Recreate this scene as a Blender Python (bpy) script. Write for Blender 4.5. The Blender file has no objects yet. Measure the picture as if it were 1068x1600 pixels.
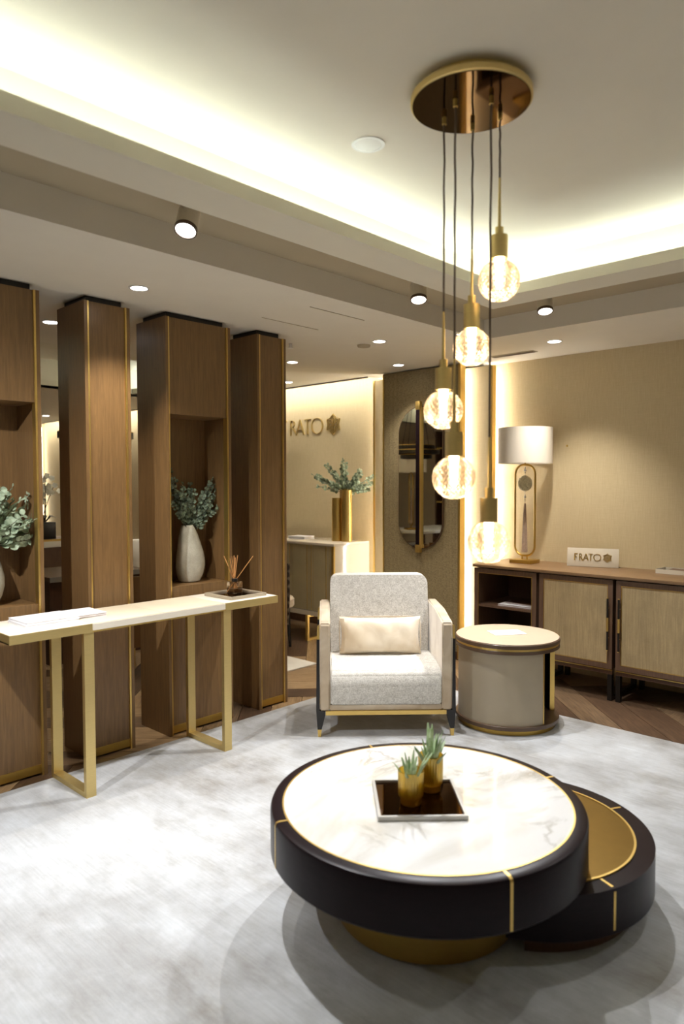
import bpy, bmesh, math, random
from mathutils import Vector, Matrix
random.seed(7)
PI = math.pi
S = bpy.context.scene
COL = S.collection

# ------------------------------------------------------------------ camera
cam_d = bpy.data.cameras.new('camera')
cam = bpy.data.objects.new('camera', cam_d)
COL.objects.link(cam)
cam_d.sensor_fit = 'VERTICAL'
cam_d.sensor_height = 36.0
cam_d.sensor_width = 24.03
cam_d.lens = 24.86
cam_d.clip_start = 0.05
cam_d.clip_end = 60
cam.matrix_world = Matrix(((0.68888, 0.029495, -0.724275, 0), (-0.724872, 0.024921, -0.688433, 0),
                           (-0.002256, 0.999254, 0.038548, 1.5), (0, 0, 0, 1)))
cam_d.dof.use_dof = True
cam_d.dof.focus_distance = 4.3
cam_d.dof.aperture_fstop = 1.9
S.camera = cam
# ------------------------------------------------------------------ world and exposure
w = bpy.data.worlds.new('world')
S.world = w
w.use_nodes = True
w.node_tree.nodes['Background'].inputs[0].default_value = (0.9, 0.85, 0.75, 1)
w.node_tree.nodes['Background'].inputs[1].default_value = 0.05
S.view_settings.view_transform = 'Standard'
S.view_settings.look = 'None'
S.view_settings.gamma = 1.0
S.view_settings.use_curve_mapping = False
S.view_settings.exposure = 1.42
COVE = 13.5        # emission of the cove strips
SPOT = 58.0       # watts of each ceiling spot
DOWN = 24.0       # watts of each recessed downlight
WALLLED = 16.0     # emission of the strips beside the fabric panel
BULB = 6.0
COOL = (1.0, 0.93, 0.84)
NEUT = (0.97, 0.98, 1.0)

# ------------------------------------------------------------------ materials
def srgb(h):
    c = [int(h[i:i + 2], 16) / 255 for i in (0, 2, 4)]
    return tuple(x / 12.92 if x <= .04045 else ((x + .055) / 1.055) ** 2.4 for x in c) + (1,)

def new_mat(name):
    m = bpy.data.materials.new(name)
    m.use_nodes = True
    nt = m.node_tree
    b = nt.nodes['Principled BSDF']
    return m, nt, b

def coords(nt, scale=(1, 1, 1), rot=(0, 0, 0), kind='Object'):
    tc = nt.nodes.new('ShaderNodeTexCoord')
    mp = nt.nodes.new('ShaderNodeMapping')
    mp.inputs['Scale'].default_value = scale
    mp.inputs['Rotation'].default_value = rot
    nt.links.new(tc.outputs[kind], mp.inputs['Vector'])
    return mp.outputs['Vector']

def noise(nt, vec, scale=5, detail=4, rough=.55, dist=0):
    n = nt.nodes.new('ShaderNodeTexNoise')
    n.inputs['Scale'].default_value = scale
    n.inputs['Detail'].default_value = detail
    n.inputs['Roughness'].default_value = rough
    n.inputs['Distortion'].default_value = dist
    nt.links.new(vec, n.inputs['Vector'])
    return n.outputs['Fac']

def ramp(nt, fac, stops):
    r = nt.nodes.new('ShaderNodeValToRGB')
    e = r.color_ramp.elements
    while len(e) < len(stops):
        e.new(.5)
    for k, (p, c) in enumerate(stops):
        e[k].position = p
        e[k].color = c
    nt.links.new(fac, r.inputs['Fac'])
    return r.outputs['Color']

def mixc(nt, a, b, fac, mode='MIX'):
    m = nt.nodes.new('ShaderNodeMix')
    m.data_type = 'RGBA'
    m.blend_type = mode
    for s, v in ((0, fac), (6, a), (7, b)):
        if hasattr(v, 'is_output'):
            nt.links.new(v, m.inputs[s])
        else:
            m.inputs[s].default_value = v
    return m.outputs[2]

def bump(nt, b, h, strength=.3, dist=.002):
    n = nt.nodes.new('ShaderNodeBump')
    n.inputs['Strength'].default_value = strength
    n.inputs['Distance'].default_value = dist
    nt.links.new(h, n.inputs['Height'])
    nt.links.new(n.outputs['Normal'], b.inputs['Normal'])

def plain(name, hexc, rough=.5, metal=0.0, spec=.5, coat=0.0, var=.04, vs=6):
    m, nt, b = new_mat(name)
    c = srgb(hexc)
    d = tuple(x * (1 - var * 2.5) for x in c[:3]) + (1,)
    f = noise(nt, coords(nt), vs, 3)
    nt.links.new(ramp(nt, f, [(.3, d), (.7, c)]), b.inputs['Base Color'])
    b.inputs['Roughness'].default_value = rough
    b.inputs['Metallic'].default_value = metal
    b.inputs['Specular IOR Level'].default_value = spec
    b.inputs['Coat Weight'].default_value = coat
    return m

def wood(name, c1, c2, rough=.4, scale=(26, 26, 1.3), bs=.08, spec=.5):
    m, nt, b = new_mat(name)
    v = coords(nt, scale)
    f = noise(nt, v, 4, 6, .62, .6)
    f2 = noise(nt, coords(nt, (scale[0] * 6, scale[1] * 6, scale[2] * 3)), 4, 3, .6)
    col = ramp(nt, f, [(.28, srgb(c1)), (.74, srgb(c2))])
    col = mixc(nt, col, ramp(nt, f2, [(.3, (.86, .86, .86, 1)), (.65, (1, 1, 1, 1))]), 1.0, 'MULTIPLY')
    nt.links.new(col, b.inputs['Base Color'])
    b.inputs['Roughness'].default_value = rough
    b.inputs['Specular IOR Level'].default_value = spec
    bump(nt, b, f2, bs, .001)
    return m

def gold(name, hexc, rough=.36, scale=(3, 3, 60)):
    m, nt, b = new_mat(name)
    f = noise(nt, coords(nt, scale), 8, 2)
    c = srgb(hexc)
    nt.links.new(ramp(nt, f, [(.2, tuple(x * .9 for x in c[:3]) + (1,)), (.8, c)]), b.inputs['Base Color'])
    b.inputs['Metallic'].default_value = .92
    b.inputs['Roughness'].default_value = rough
    return m

def emis(name, col, st):
    m, nt, b = new_mat(name)
    b.inputs['Base Color'].default_value = (.8, .8, .8, 1)
    b.inputs['Emission Color'].default_value = tuple(col) + (1,)
    b.inputs['Emission Strength'].default_value = st
    return m

def weave(name, c1, c2, sc=260, rough=.9, bs=.5, mott=.5, sheen=0.0, dims=(1, 1, 1)):
    m, nt, b = new_mat(name)
    v = coords(nt, dims)
    out = []
    for ax in ('X', 'Y', 'Z'):
        wv = nt.nodes.new('ShaderNodeTexWave')
        wv.wave_type = 'BANDS'
        wv.bands_direction = ax
        wv.inputs['Scale'].default_value = sc / 20
        wv.inputs['Distortion'].default_value = 2.2
        wv.inputs['Detail'].default_value = 1.5
        wv.inputs['Detail Scale'].default_value = 3
        nt.links.new(v, wv.inputs['Vector'])
        out.append(wv.outputs['Fac'])
    a = nt.nodes.new('ShaderNodeMath'); a.operation = 'ADD'
    nt.links.new(out[0], a.inputs[0]); nt.links.new(out[1], a.inputs[1])
    a2 = nt.nodes.new('ShaderNodeMath'); a2.operation = 'ADD'
    nt.links.new(a.outputs[0], a2.inputs[0]); nt.links.new(out[2], a2.inputs[1])
    a3 = nt.nodes.new('ShaderNodeMath'); a3.operation = 'MULTIPLY'
    nt.links.new(a2.outputs[0], a3.inputs[0]); a3.inputs[1].default_value = .333
    f = noise(nt, v, sc * .6, 2)
    fac = mixc(nt, a3.outputs[0], f, mott)
    nt.links.new(ramp(nt, fac, [(.32, srgb(c1)), (.66, srgb(c2))]), b.inputs['Base Color'])
    b.inputs['Roughness'].default_value = rough
    b.inputs['Specular IOR Level'].default_value = .2
    b.inputs['Sheen Weight'].default_value = sheen
    bump(nt, b, fac, bs, .002)
    return m

M = {}
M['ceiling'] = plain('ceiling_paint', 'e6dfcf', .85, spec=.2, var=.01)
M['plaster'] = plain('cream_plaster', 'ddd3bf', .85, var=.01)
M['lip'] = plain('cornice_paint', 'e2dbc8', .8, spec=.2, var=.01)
M['channel'] = plain('channel_shade_tone', 'b5a88e', .85, spec=.2, var=.01)  # darker than the ceiling: the unlit channel's shade is put into the colour
def wallcloth(name, c1, c2):
    m, nt, b = new_mat(name)
    f = noise(nt, coords(nt, (90, 90, 3)), 3, 4, .7)
    f2 = noise(nt, coords(nt, (4, 4, 120)), 3, 3, .7)
    fac = mixc(nt, f, f2, .35)
    nt.links.new(ramp(nt, fac, [(.35, srgb(c1)), (.65, srgb(c2))]), b.inputs['Base Color'])
    b.inputs['Roughness'].default_value = .75
    b.inputs['Specular IOR Level'].default_value = .25
    bump(nt, b, fac, .25, .001)
    return m
M['wall'] = wallcloth('silk_wallcovering', 'c6b48e', 'd5c5a0')
M['panel_weave'] = weave('woven_panel_cloth', '6d5f45', 'a3936f', sc=420, bs=.5, mott=.35, dims=(1, 1, 1.6))
M['walnut'] = wood('walnut_veneer', '6d5233', '8b6a42', .38)
M['walnut_dark'] = wood('walnut_veneer_dark', '4a3020', '5c3f2b', .4)
M['cabinet_wood'] = wood('taupe_stained_wood', '5a4233', '765a45', .38)
M['cabinet_top'] = wood('taupe_wood_top', '6f5439', '8a6c4a', .42, scale=(26, 1.5, 26))
M['espresso'] = wood('espresso_stained_wood', '150b0e', '1f1317', .34, scale=(4, 4, 14), bs=.05, spec=.16)
M['gold'] = gold('brushed_gold', 'dfbe70')
M['gold_soft'] = gold('satin_gold', 'dcc486', .46)
M['gold_dark'] = gold('aged_gold', 'c4a252', .38)
M['bronze'] = gold('bronze_sheet', '8f7238', .3)
m, nt, b = new_mat('bronze_mirror_glass')
b.inputs['Base Color'].default_value = srgb('6a4c36'); b.inputs['Metallic'].default_value = 1; b.inputs['Roughness'].default_value = .03
nt.links.new(mixc(nt, srgb('6a4c36'), srgb('644732'), noise(nt, coords(nt), 3)), b.inputs['Base Color'])
M['bronze_mirror'] = m
m, nt, b = new_mat('canopy_mirror')
nt.links.new(mixc(nt, srgb('62503c'), srgb('5c4b38'), noise(nt, coords(nt), 3)), b.inputs['Base Color'])
b.inputs['Metallic'].default_value = 1; b.inputs['Roughness'].default_value = .04
M['canopy_mirror'] = m
m, nt, b = new_mat('silvered_mirror')
nt.links.new(mixc(nt, srgb('e6e3da'), srgb('e2dfd6'), noise(nt, coords(nt), 3)), b.inputs['Base Color'])
b.inputs['Metallic'].default_value = 1; b.inputs['Roughness'].default_value = .02
M['mirror'] = m
M['leather'] = plain('cream_leather', 'ddd3c2', .5, var=.02)
M['leather2'] = plain('cream_leather_warm', 'd6c9b0', .45, var=.02)
M['table_leather'] = plain('taupe_leather', 'b3a089', .5, var=.02)
M['table_leather_side'] = plain('taupe_leather_side', 'aa9d87', .5, var=.025)
M['brown_edge'] = plain('brown_lacquer', '5c4634', .35)
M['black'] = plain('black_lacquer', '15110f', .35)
M['cord'] = plain('brown_flex', '5d4a3a', .6)
M['white'] = plain('white_enamel', 'e8e6e0', .4, var=.01)
M['cream_gloss'] = plain('cream_gloss', 'e2d8c4', .12, coat=.5, var=.01)
M['paper'] = plain('white_paper', 'eeedf0', .6, var=.01)
M['paper_pink'] = plain('pale_page_edges', 'd9cfcf', .8, var=.1, vs=60)
M['shade'] = plain('lamp_shade_cloth', 'e6ddce', .85, var=.01)
m, nt, b = new_mat('grey_boucle')
a_ = noise(nt, coords(nt, (1, .35, 1)), 380, 2, .6); c_ = noise(nt, coords(nt, (.3, 1, .3)), 420, 2, .6)
big = noise(nt, coords(nt), 30, 3, .6)
fac = mixc(nt, mixc(nt, a_, c_, .5), big, .2)
nt.links.new(ramp(nt, fac, [(.38, srgb('a8a298')), (.6, srgb('dfdbd3'))]), b.inputs['Base Color'])
b.inputs['Roughness'].default_value = .92; b.inputs['Specular IOR Level'].default_value = .15
bump(nt, b, fac, .6, .003)
M['boucle'] = m
def velvet(name, c1, c2, rough=.75):
    m, nt, b = new_mat(name)
    f = noise(nt, coords(nt), 7, 3, .5, .6)
    nt.links.new(ramp(nt, f, [(.3, srgb(c1)), (.7, srgb(c2))]), b.inputs['Base Color'])
    b.inputs['Roughness'].default_value = rough
    b.inputs['Sheen Weight'].default_value = .6
    b.inputs['Sheen Roughness'].default_value = .35
    b.inputs['Sheen Tint'].default_value = (1, .96, .9, 1)
    return m
M['velvet'] = velvet('beige_velvet', 'b09c82', 'cabba4')
M['satin'] = velvet('champagne_satin', 'cdbba0', 'e2d6c2', .42)
M['door_cloth'] = None
m, nt, b = new_mat('cane_cloth_door')
f = noise(nt, coords(nt, (1, 90, 2)), 3, 2, .6)
f2 = noise(nt, coords(nt, (1, 200, 200)), 2, 2)
f3 = noise(nt, coords(nt, (1, 1, 1)), 7, 4)
c = ramp(nt, mixc(nt, f, f2, .4), [(.34, srgb('9c8660')), (.66, srgb('c2ab80'))])
c = mixc(nt, c, ramp(nt, f3, [(.3, (.82, .82, .82, 1)), (.7, (1, 1, 1, 1))]), 1., 'MULTIPLY')
nt.links.new(c, b.inputs['Base Color']); b.inputs['Roughness'].default_value = .6
bump(nt, b, f, .4, .002)
M['door_cloth'] = m
M['champagne'] = plain('champagne_lacquer', 'c0b38e', .35, metal=.1)
M['stone_glaze'] = None
m, nt, b = new_mat('crackled_glaze')
vo = nt.nodes.new('ShaderNodeTexVoronoi'); vo.feature = 'DISTANCE_TO_EDGE'; vo.inputs['Scale'].default_value = 70
nt.links.new(coords(nt), vo.inputs['Vector'])
c = mixc(nt, ramp(nt, noise(nt, coords(nt), 9, 5), [(.3, srgb('a29d8d')), (.7, srgb('c6c2b3'))]),
         ramp(nt, vo.outputs['Distance'], [(0, (.72, .7, .66, 1)), (.08, (1, 1, 1, 1))]), .35, 'MULTIPLY')
nt.links.new(c, b.inputs['Base Color']); b.inputs['Roughness'].default_value = .22; b.inputs['Coat Weight'].default_value = .4
M['stone_glaze'] = m
# marble
m, nt, b = new_mat('white_marble')
v = coords(nt, (1, 1, 1), (0, 0, .5))
f = noise(nt, v, 2.6, 8, .62, 1.6)
r1 = ramp(nt, f, [(.455, (1, 1, 1, 1)), (.492, (.45, .42, .36, 1)), (.525, (1, 1, 1, 1))])
g = noise(nt, coords(nt, (1, 2.2, 1), (0, 0, 1.0)), 1.9, 6, .55, 1.0)
r2 = ramp(nt, g, [(.36, srgb('c6c2b9')), (.56, srgb('dbdbdb'))])
msk = ramp(nt, noise(nt, coords(nt), 1.7, 2), [(.45, (0, 0, 0, 1)), (.6, (.75, .75, .75, 1))])
c = mixc(nt, r2, r1, msk, 'MULTIPLY')
nt.links.new(c, b.inputs['Base Color']); b.inputs['Roughness'].default_value = .06; b.inputs['Coat Weight'].default_value = .3
M['marble'] = m
# rug
m, nt, b = new_mat('viscose_rug')
v = coords(nt, (1, 1, 1))
f = noise(nt, coords(nt, (1.6, .8, 1)), 4.5, 8, .7, .15)
fl = noise(nt, v, 1.1, 3, .6, .1)
st = mixc(nt, noise(nt, coords(nt, (150, 3, 1)), 2.4, 3, .6), noise(nt, coords(nt, (40, 1.2, 1)), 2.4, 3, .6), .5)
col = ramp(nt, mixc(nt, f, fl, .5), [(.36, srgb('96938e')), (.48, srgb('b4b5b6')), (.6, srgb('c2c5c8'))])
ptc = noise(nt, coords(nt, (1.3, 1, 1)), 1.7, 9, .68, .1)
col = mixc(nt, col, ramp(nt, ptc, [(.38, (.66, .64, .62, 1)), (.56, (1, 1, 1, 1))]), .75, 'MULTIPLY')
col = mixc(nt, col, ramp(nt, st, [(.36, (.78, .78, .78, 1)), (.58, (1, 1, 1, 1))]), .7, 'MULTIPLY')
nt.links.new(col, b.inputs['Base Color'])
b.inputs['Roughness'].default_value = .8; b.inputs['Sheen Weight'].default_value = .25
b.inputs['Specular IOR Level'].default_value = .2
bump(nt, b, mixc(nt, st, noise(nt, v, 180, 2), .5), .7, .004)
M['rug'] = m
# floor planks
def planks(name, a, c_, seed):
    m, nt, b = new_mat(name)
    f = noise(nt, coords(nt, (1.4, 26, 10), (0, 0, 0)), 3, 8, .75, 1.2)
    k = noise(nt, coords(nt, (1, 3, 1)), 2.2 + seed * .3, 3, .6, 1)
    col = ramp(nt, f, [(.36, srgb(a)), (.62, srgb(c_))])
    col = mixc(nt, col, ramp(nt, k, [(.25, (.45, .42, .4, 1)), (.42, (1, 1, 1, 1))]), .7, 'MULTIPLY')
    nt.links.new(col, b.inputs['Base Color']); b.inputs['Roughness'].default_value = .38
    bump(nt, b, f, .15, .001)
    return m
M['planks'] = [planks('oak_plank_a', '48382a', '7c644a', 0), planks('oak_plank_b', '3a2b1f', '634b37', 1),
               planks('oak_plank_c', '72593f', 'a98d68', 2)]
M['floor_base'] = plain('screed', '2a211a', .8)
def leafm(name, a, c_):
    m, nt, b = new_mat(name)
    f = noise(nt, coords(nt), 28, 2)
    nt.links.new(ramp(nt, f, [(.3, srgb(a)), (.7, srgb(c_))]), b.inputs['Base Color'])
    b.inputs['Roughness'].default_value = .6
    return m
M['eucalyptus'] = leafm('eucalyptus_leaf', '66775c', 'b6c4a6')
M['eucalyptus_dark'] = leafm('eucalyptus_leaf_dark', '3a4638', '8a9a7e')
M['stem'] = plain('plant_stem', '4a3a2e', .7)
M['green'] = leafm('fresh_green', '7f9868', 'c3d3b0')
M['orchid'] = plain('orchid_petal', 'eeeae0', .6)
M['reed'] = plain('rattan_reed', 'c98f52', .6)
M['bronze_lacquer'] = plain('tan_lacquer', '7a5a34', .3, metal=.3)
M['woven_dark'] = weave('dark_woven', '2c241d', '8a7b68', sc=90, bs=1, mott=.3)
# glass of the globes: thin blown glass with cut facets, faintly champagne
def thin_glass(name, tint, glow, gl=.22, tr=.14, alpha=.64, gc=(1, .93, .84, 1)):
    m = bpy.data.materials.new(name); m.use_nodes = True
    nt = m.node_tree; nt.nodes.clear()
    o = nt.nodes.new('ShaderNodeOutputMaterial')
    t = nt.nodes.new('ShaderNodeBsdfTransparent'); t.inputs[0].default_value = tint
    g = nt.nodes.new('ShaderNodeBsdfGlossy'); g.inputs['Roughness'].default_value = .08; g.inputs['Color'].default_value = gc
    rf = nt.nodes.new('ShaderNodeBsdfRefraction'); rf.inputs['IOR'].default_value = 1.18; rf.inputs['Roughness'].default_value = .03; rf.inputs['Color'].default_value = tint
    tl = nt.nodes.new('ShaderNodeBsdfTranslucent'); tl.inputs[0].default_value = glow
    fr = nt.nodes.new('ShaderNodeFresnel'); fr.inputs[0].default_value = 1.45
    m1 = nt.nodes.new('ShaderNodeMixShader'); m1.inputs[0].default_value = 1 - alpha
    nt.links.new(t.outputs[0], m1.inputs[1]); nt.links.new(rf.outputs[0], m1.inputs[2])
    m2 = nt.nodes.new('ShaderNodeMixShader'); m2.inputs[0].default_value = tr
    nt.links.new(m1.outputs[0], m2.inputs[1]); nt.links.new(tl.outputs[0], m2.inputs[2])
    ad = nt.nodes.new('ShaderNodeMath'); ad.operation = 'ADD'; ad.inputs[1].default_value = gl; ad.use_clamp = True
    nt.links.new(fr.outputs[0], ad.inputs[0])
    nz = nt.nodes.new('ShaderNodeTexNoise'); nz.inputs['Scale'].default_value = 40
    m3 = nt.nodes.new('ShaderNodeMixShader')
    nt.links.new(ad.outputs[0], m3.inputs[0]); nt.links.new(m2.outputs[0], m3.inputs[1]); nt.links.new(g.outputs[0], m3.inputs[2])
    nt.links.new(m3.outputs[0], o.inputs[0])
    return m
M['globe'] = thin_glass('cut_glass', (1, .95, .88, 1), (1, .8, .6, 1), .2, .07, .8)
M['clear'] = thin_glass('clear_glass', (.93, .91, .86, 1), (1, .9, .8, 1), .03, .02, .8)
M['amber'] = thin_glass('amber_glass', (.95, .80, .34, 1), (1, .80, .18, 1), .12, .5, .8, (1, .82, .35, 1))
M['bulb'] = emis('warm_bulb', (1.0, .78, .52), BULB)
M['cove_led'] = emis('cove_led', (.88, 1.0, .97), COVE)
M['wall_led'] = emis('wall_led', (1.0, .97, .91), WALLLED)
M['slot_led'] = emis('slot_led', (1.0, .98, .94), 11)
M['lens'] = emis('downlight_lens', (1, .98, .95), 6)
M['lens_off'] = plain('pale_lens', 'dcd8cf', .3)

# ------------------------------------------------------------------ mesh helpers
def T(bm, geom, mat):
    bmesh.ops.transform(bm, matrix=mat, verts=geom)

def box(bm, x0, x1, y0, y1, z0, z1, bev=0, seg=2):
    r = bmesh.ops.create_cube(bm, size=1)
    vs = r['verts']
    T(bm, vs, Matrix.Translation(((x0 + x1) / 2, (y0 + y1) / 2, (z0 + z1) / 2)) @ Matrix.Diagonal((x1 - x0, y1 - y0, z1 - z0, 1)))
    if bev:
        es = list({e for v in vs for e in v.link_edges})
        bmesh.ops.bevel(bm, geom=es, offset=bev, segments=seg, affect='EDGES', profile=.5)
    return vs

def lathe(bm, prof, n=32, c=(0, 0), a0=0, a1=2 * PI, close=True):
    full = abs(a1 - a0 - 2 * PI) < 1e-6
    k = n if full else n + 1
    rings = []
    for r, z in prof:
        if r < 1e-6:
            rings.append([bm.verts.new((c[0], c[1], z))])
        else:
            rings.append([bm.verts.new((c[0] + r * math.cos(a0 + (a1 - a0) * i / n), c[1] + r * math.sin(a0 + (a1 - a0) * i / n), z)) for i in range(k)])
    for A, B in zip(rings, rings[1:]):
        for i in range(n):
            j = (i + 1) % k
            if len(A) == 1 and len(B) == 1:
                continue
            if len(A) == 1:
                bm.faces.new((A[0], B[j], B[i]))
            elif len(B) == 1:
                bm.faces.new((A[i], A[j], B[0]))
            else:
                bm.faces.new((A[i], A[j], B[j], B[i]))
    if not full and close:
        for s in (0, -1):
            f = [r[s] if len(r) > 1 else r[0] for r in rings]
            if len(set(f)) > 2:
                bm.faces.new(list(dict.fromkeys(f)))

def cyl(bm, c, r, z0, z1, n=32, r2=None, bev=0):
    r2 = r if r2 is None else r2
    if bev:
        lathe(bm, [(0, z0), (r - bev, z0), (r, z0 + bev), (r2, z1 - bev), (r2 - bev, z1), (0, z1)], n, c)
    else:
        lathe(bm, [(0, z0), (r, z0), (r2, z1), (0, z1)], n, c)

def tube(bm, pts, r, n=8, closed=False, r_end=None):
    pts = [Vector(p) for p in pts]
    rings = []
    up0 = None
    N = len(pts)
    for i, p in enumerate(pts):
        a = pts[(i - 1) % N] if (closed or i > 0) else p
        b_ = pts[(i + 1) % N] if (closed or i < N - 1) else p
        d = (b_ - a).normalized()
        ref = up0 if up0 is not None else (Vector((0, 0, 1)) if abs(d.z) < .9 else Vector((1, 0, 0)))
        u = d.cross(ref)
        if u.length < 1e-5:
            ref = Vector((.3, 1, .2)); u = d.cross(ref)
        u.normalize()
        v = u.cross(d).normalized()
        up0 = v
        rr = r if r_end is None else r + (r_end - r) * i / max(1, N - 1)
        rings.append([bm.verts.new(p + (u * math.cos(2 * PI * k / n + PI / n) + v * math.sin(2 * PI * k / n + PI / n)) * rr) for k in range(n)])
    L = list(zip(rings, rings[1:])) + ([(rings[-1], rings[0])] if closed else [])
    for A, B in L:
        for k in range(n):
            bm.faces.new((A[k], A[(k + 1) % n], B[(k + 1) % n], B[k]))
    if not closed:
        bm.faces.new(rings[0][::-1]); bm.faces.new(rings[-1])

def prism(bm, poly, ax, lo, hi):
    """extrude a 2-D polygon along axis ax (0,1,2)"""
    def P(a, b_, t):
        return {0: (t, a, b_), 1: (a, t, b_), 2: (a, b_, t)}[ax]
    A = [bm.verts.new(P(a, b_, lo)) for a, b_ in poly]
    B = [bm.verts.new(P(a, b_, hi)) for a, b_ in poly]
    n = len(poly)
    bm.faces.new(A); bm.faces.new(B[::-1])
    for i in range(n):
        bm.faces.new((A[i], B[i], B[(i + 1) % n], A[(i + 1) % n]))
    return A + B

def obj(name, bm, mat, parent=None, world=False, smooth=True, ang=35, label=None, kind=None):
    """link bm as ONE mesh object; world=True: coordinates are world ones under an unrotated parent"""
    if isinstance(bm, bpy.types.Mesh):
        me = bm
    else:
        bmesh.ops.recalc_face_normals(bm, faces=bm.faces[:])
        me = bpy.data.meshes.new(name)
        bm.to_mesh(me); bm.free()
        me.materials.append(mat)
        if smooth:
            me.polygons.foreach_set('use_smooth', [True] * len(me.polygons))
            me.set_sharp_from_angle(angle=math.radians(ang))
    o = bpy.data.objects.new(name, me)
    COL.objects.link(o)
    if parent is not None:
        o.parent = parent
        if world:
            q = parent; off = Vector()
            while q is not None:
                off += q.location; q = q.parent
            me.transform(Matrix.Translation(-off))
    if label: o['label'] = label
    if kind: o['kind'] = kind
    return o

def thing(name, label, cat, loc=(0, 0, 0), rz=0, group=None):
    o = bpy.data.objects.new(name, None)
    COL.objects.link(o)
    o.empty_display_size = .1
    o.location = loc; o.rotation_euler = (0, 0, rz)
    o['label'] = label; o['category'] = cat
    if group: o['group'] = group
    return o

def tag(o, label, cat, group=None):
    o['label'] = label; o['category'] = cat
    if group: o['group'] = group
    return o

def copy_tree(o, parent=None):
    c = o.copy(); COL.objects.link(c); c.parent = parent
    for ch in list(o.children):
        copy_tree(ch, c)
    return c

def struct(name, bm, mat, parent=None, **k):
    o = obj(name, bm, mat, parent, **k)
    if parent is None: o['kind'] = 'structure'
    return o

def B():
    return bmesh.new()

def bx(*a, **k):
    bm = B(); box(bm, *a, **k); return bm

def lamp(name, kind, loc, energy, col, size=.03, blend=.6, angle=60, aim=None):
    d = bpy.data.lights.new(name, kind)
    d.energy = energy; d.color = col
    if kind == 'SPOT':
        d.spot_size = math.radians(angle); d.spot_blend = blend; d.shadow_soft_size = size
    elif kind == 'POINT':
        d.shadow_soft_size = size
    o = bpy.data.objects.new(name, d); COL.objects.link(o)
    o.location = loc
    if aim is not None:
        o.rotation_euler = (Vector(aim) - Vector(loc)).to_track_quat('-Z', 'Y').to_euler()
    return o

# ================================================================== STRUCTURE
ZC = 2.53
# floor: slab + individual herringbone planks
fl = struct('floor', bx(-3, 5.4, -3, 12.3, -.06, -.03), M['floor_base'])
W_, L_ = .2, 1.2
def clip(poly, f):
    out = []
    for i in range(len(poly)):
        a, b_ = poly[i - 1], poly[i]
        fa, fb = f(a), f(b_)
        if fa >= 0 and fb >= 0: out.append(b_)
        elif fa >= 0 > fb or fb >= 0 > fa:
            t = fa / (fa - fb)
            q = (a[0] + (b_[0] - a[0]) * t, a[1] + (b_[1] - a[1]) * t)
            out.append(q)
            if fb >= 0: out.append(b_)
    return out
s2 = math.sqrt(.5)
rest = B()
cnt = 0
g_ = .0018
for m_ in range(-9, 10):
    for k_ in range(-75, 90):
        for kind in (0, 1):
            ox, oy = k_ * W_ + m_ * L_, k_ * W_ - m_ * L_
            if kind == 0: r = (ox, ox + L_, oy, oy + W_)
            else: r = (ox, ox + W_, oy + W_, oy + W_ + L_)
            r = (r[0] + g_, r[1] - g_, r[2] + g_, r[3] - g_)
            poly = [(r[0], r[2]), (r[1], r[2]), (r[1], r[3]), (r[0], r[3])]
            poly = [((p + 1.2 - q + .04) * s2, (p + 1.2 + q - .04) * s2) for p, q in poly]
            for f in (lambda p: p[0] + 3, lambda p: 5.36 - p[0], lambda p: p[1] + 3, lambda p: 12.2 - p[1]):
                if len(poly) > 2: poly = clip(poly, f)
            if len(poly) < 3: continue
            cx = sum(p[0] for p in poly) / len(poly); cy = sum(p[1] for p in poly) / len(poly)
            if -1.2 < cx < 3.6 and -1.2 < cy < 2.9: continue          # under the rug
            ang = math.atan2(cy, cx)
            seen = (.3 < ang < 1.25) and 1.0 < cx and .4 < cy < 8.2
            if seen and cnt < 290:
                cnt += 1
                bm = B(); prism(bm, poly, 2, -.03, -.012)
                rot = PI / 4 if kind == 0 else -PI / 4
                mat = M['planks'][random.choice((0, 1, 1, 2, 2))]
                bmesh.ops.recalc_face_normals(bm, faces=bm.faces[:])
                me = bpy.data.meshes.new('plank'); 
                bm.transform(Matrix.Rotation(-rot, 4, 'Z') @ Matrix.Translation((-cx, -cy, 0)))
                bm.to_mesh(me); bm.free(); me.materials.append(mat)
                o = bpy.data.objects.new('plank', me); COL.objects.link(o); o.parent = fl
                o.location = (cx, cy, 0); o.rotation_euler = (0, 0, rot)
            else:
                prism(rest, poly, 2, -.03, -.012)
obj('planks', rest, M['planks'][0], fl, smooth=False, kind='stuff')

# walls
wr = struct('wall_right', bx(5.36, 5.42, -3, 12.3, -.012, 2.62), M['wall'])
struct('wall_back', bx(-3, 5.36, 12.2, 12.3, -.012, 2.62), M['wall'])
struct('wall_left', bx(-3.06, -3, -3, 12.3, -.012, 2.62), M['plaster'])
struct('wall_front', bx(-3, 5.36, -3.06, -3, -.012, 2.62), M['plaster'])
struct('baseboard_right', bx(5.345, 5.36, 4.5, 12.2, -.012, .1), M['cabinet_wood'])

# ceiling: lower slab pieces round the channel, the second tray and the slot
Z1 = 2.84
bm = B()
X0, X1, Y0, Y1 = -2.3, 4.37, -2.3, 2.76      # outer channel rectangle
box(bm, -3, X0, -3, Y1, ZC, Z1); box(bm, X0, 5.36, -3, Y0, ZC, Z1); box(bm, X1, 5.36, Y0, Y1, ZC, Z1)
box(bm, -3, 5.36, Y1, 4.5, ZC, Z1); box(bm, -3, 5.10, 4.5, 5.1, ZC, Z1)
box(bm, -3, .3, 5.1, 7.25, ZC, Z1); box(bm, 4.4, 5.10, 5.1, 7.25, ZC, Z1); box(bm, -3, 5.10, 7.25, 12.2, ZC, Z1)
box(bm, 5.10, 5.36, 4.5, 12.2, 2.60, Z1)
box(bm, .3, 4.4, 5.1, 7.25, 2.80, Z1)
box(bm, -1.81, 3.66, -1.81, 2.25, 2.76, 2.79)   # tray top
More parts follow.
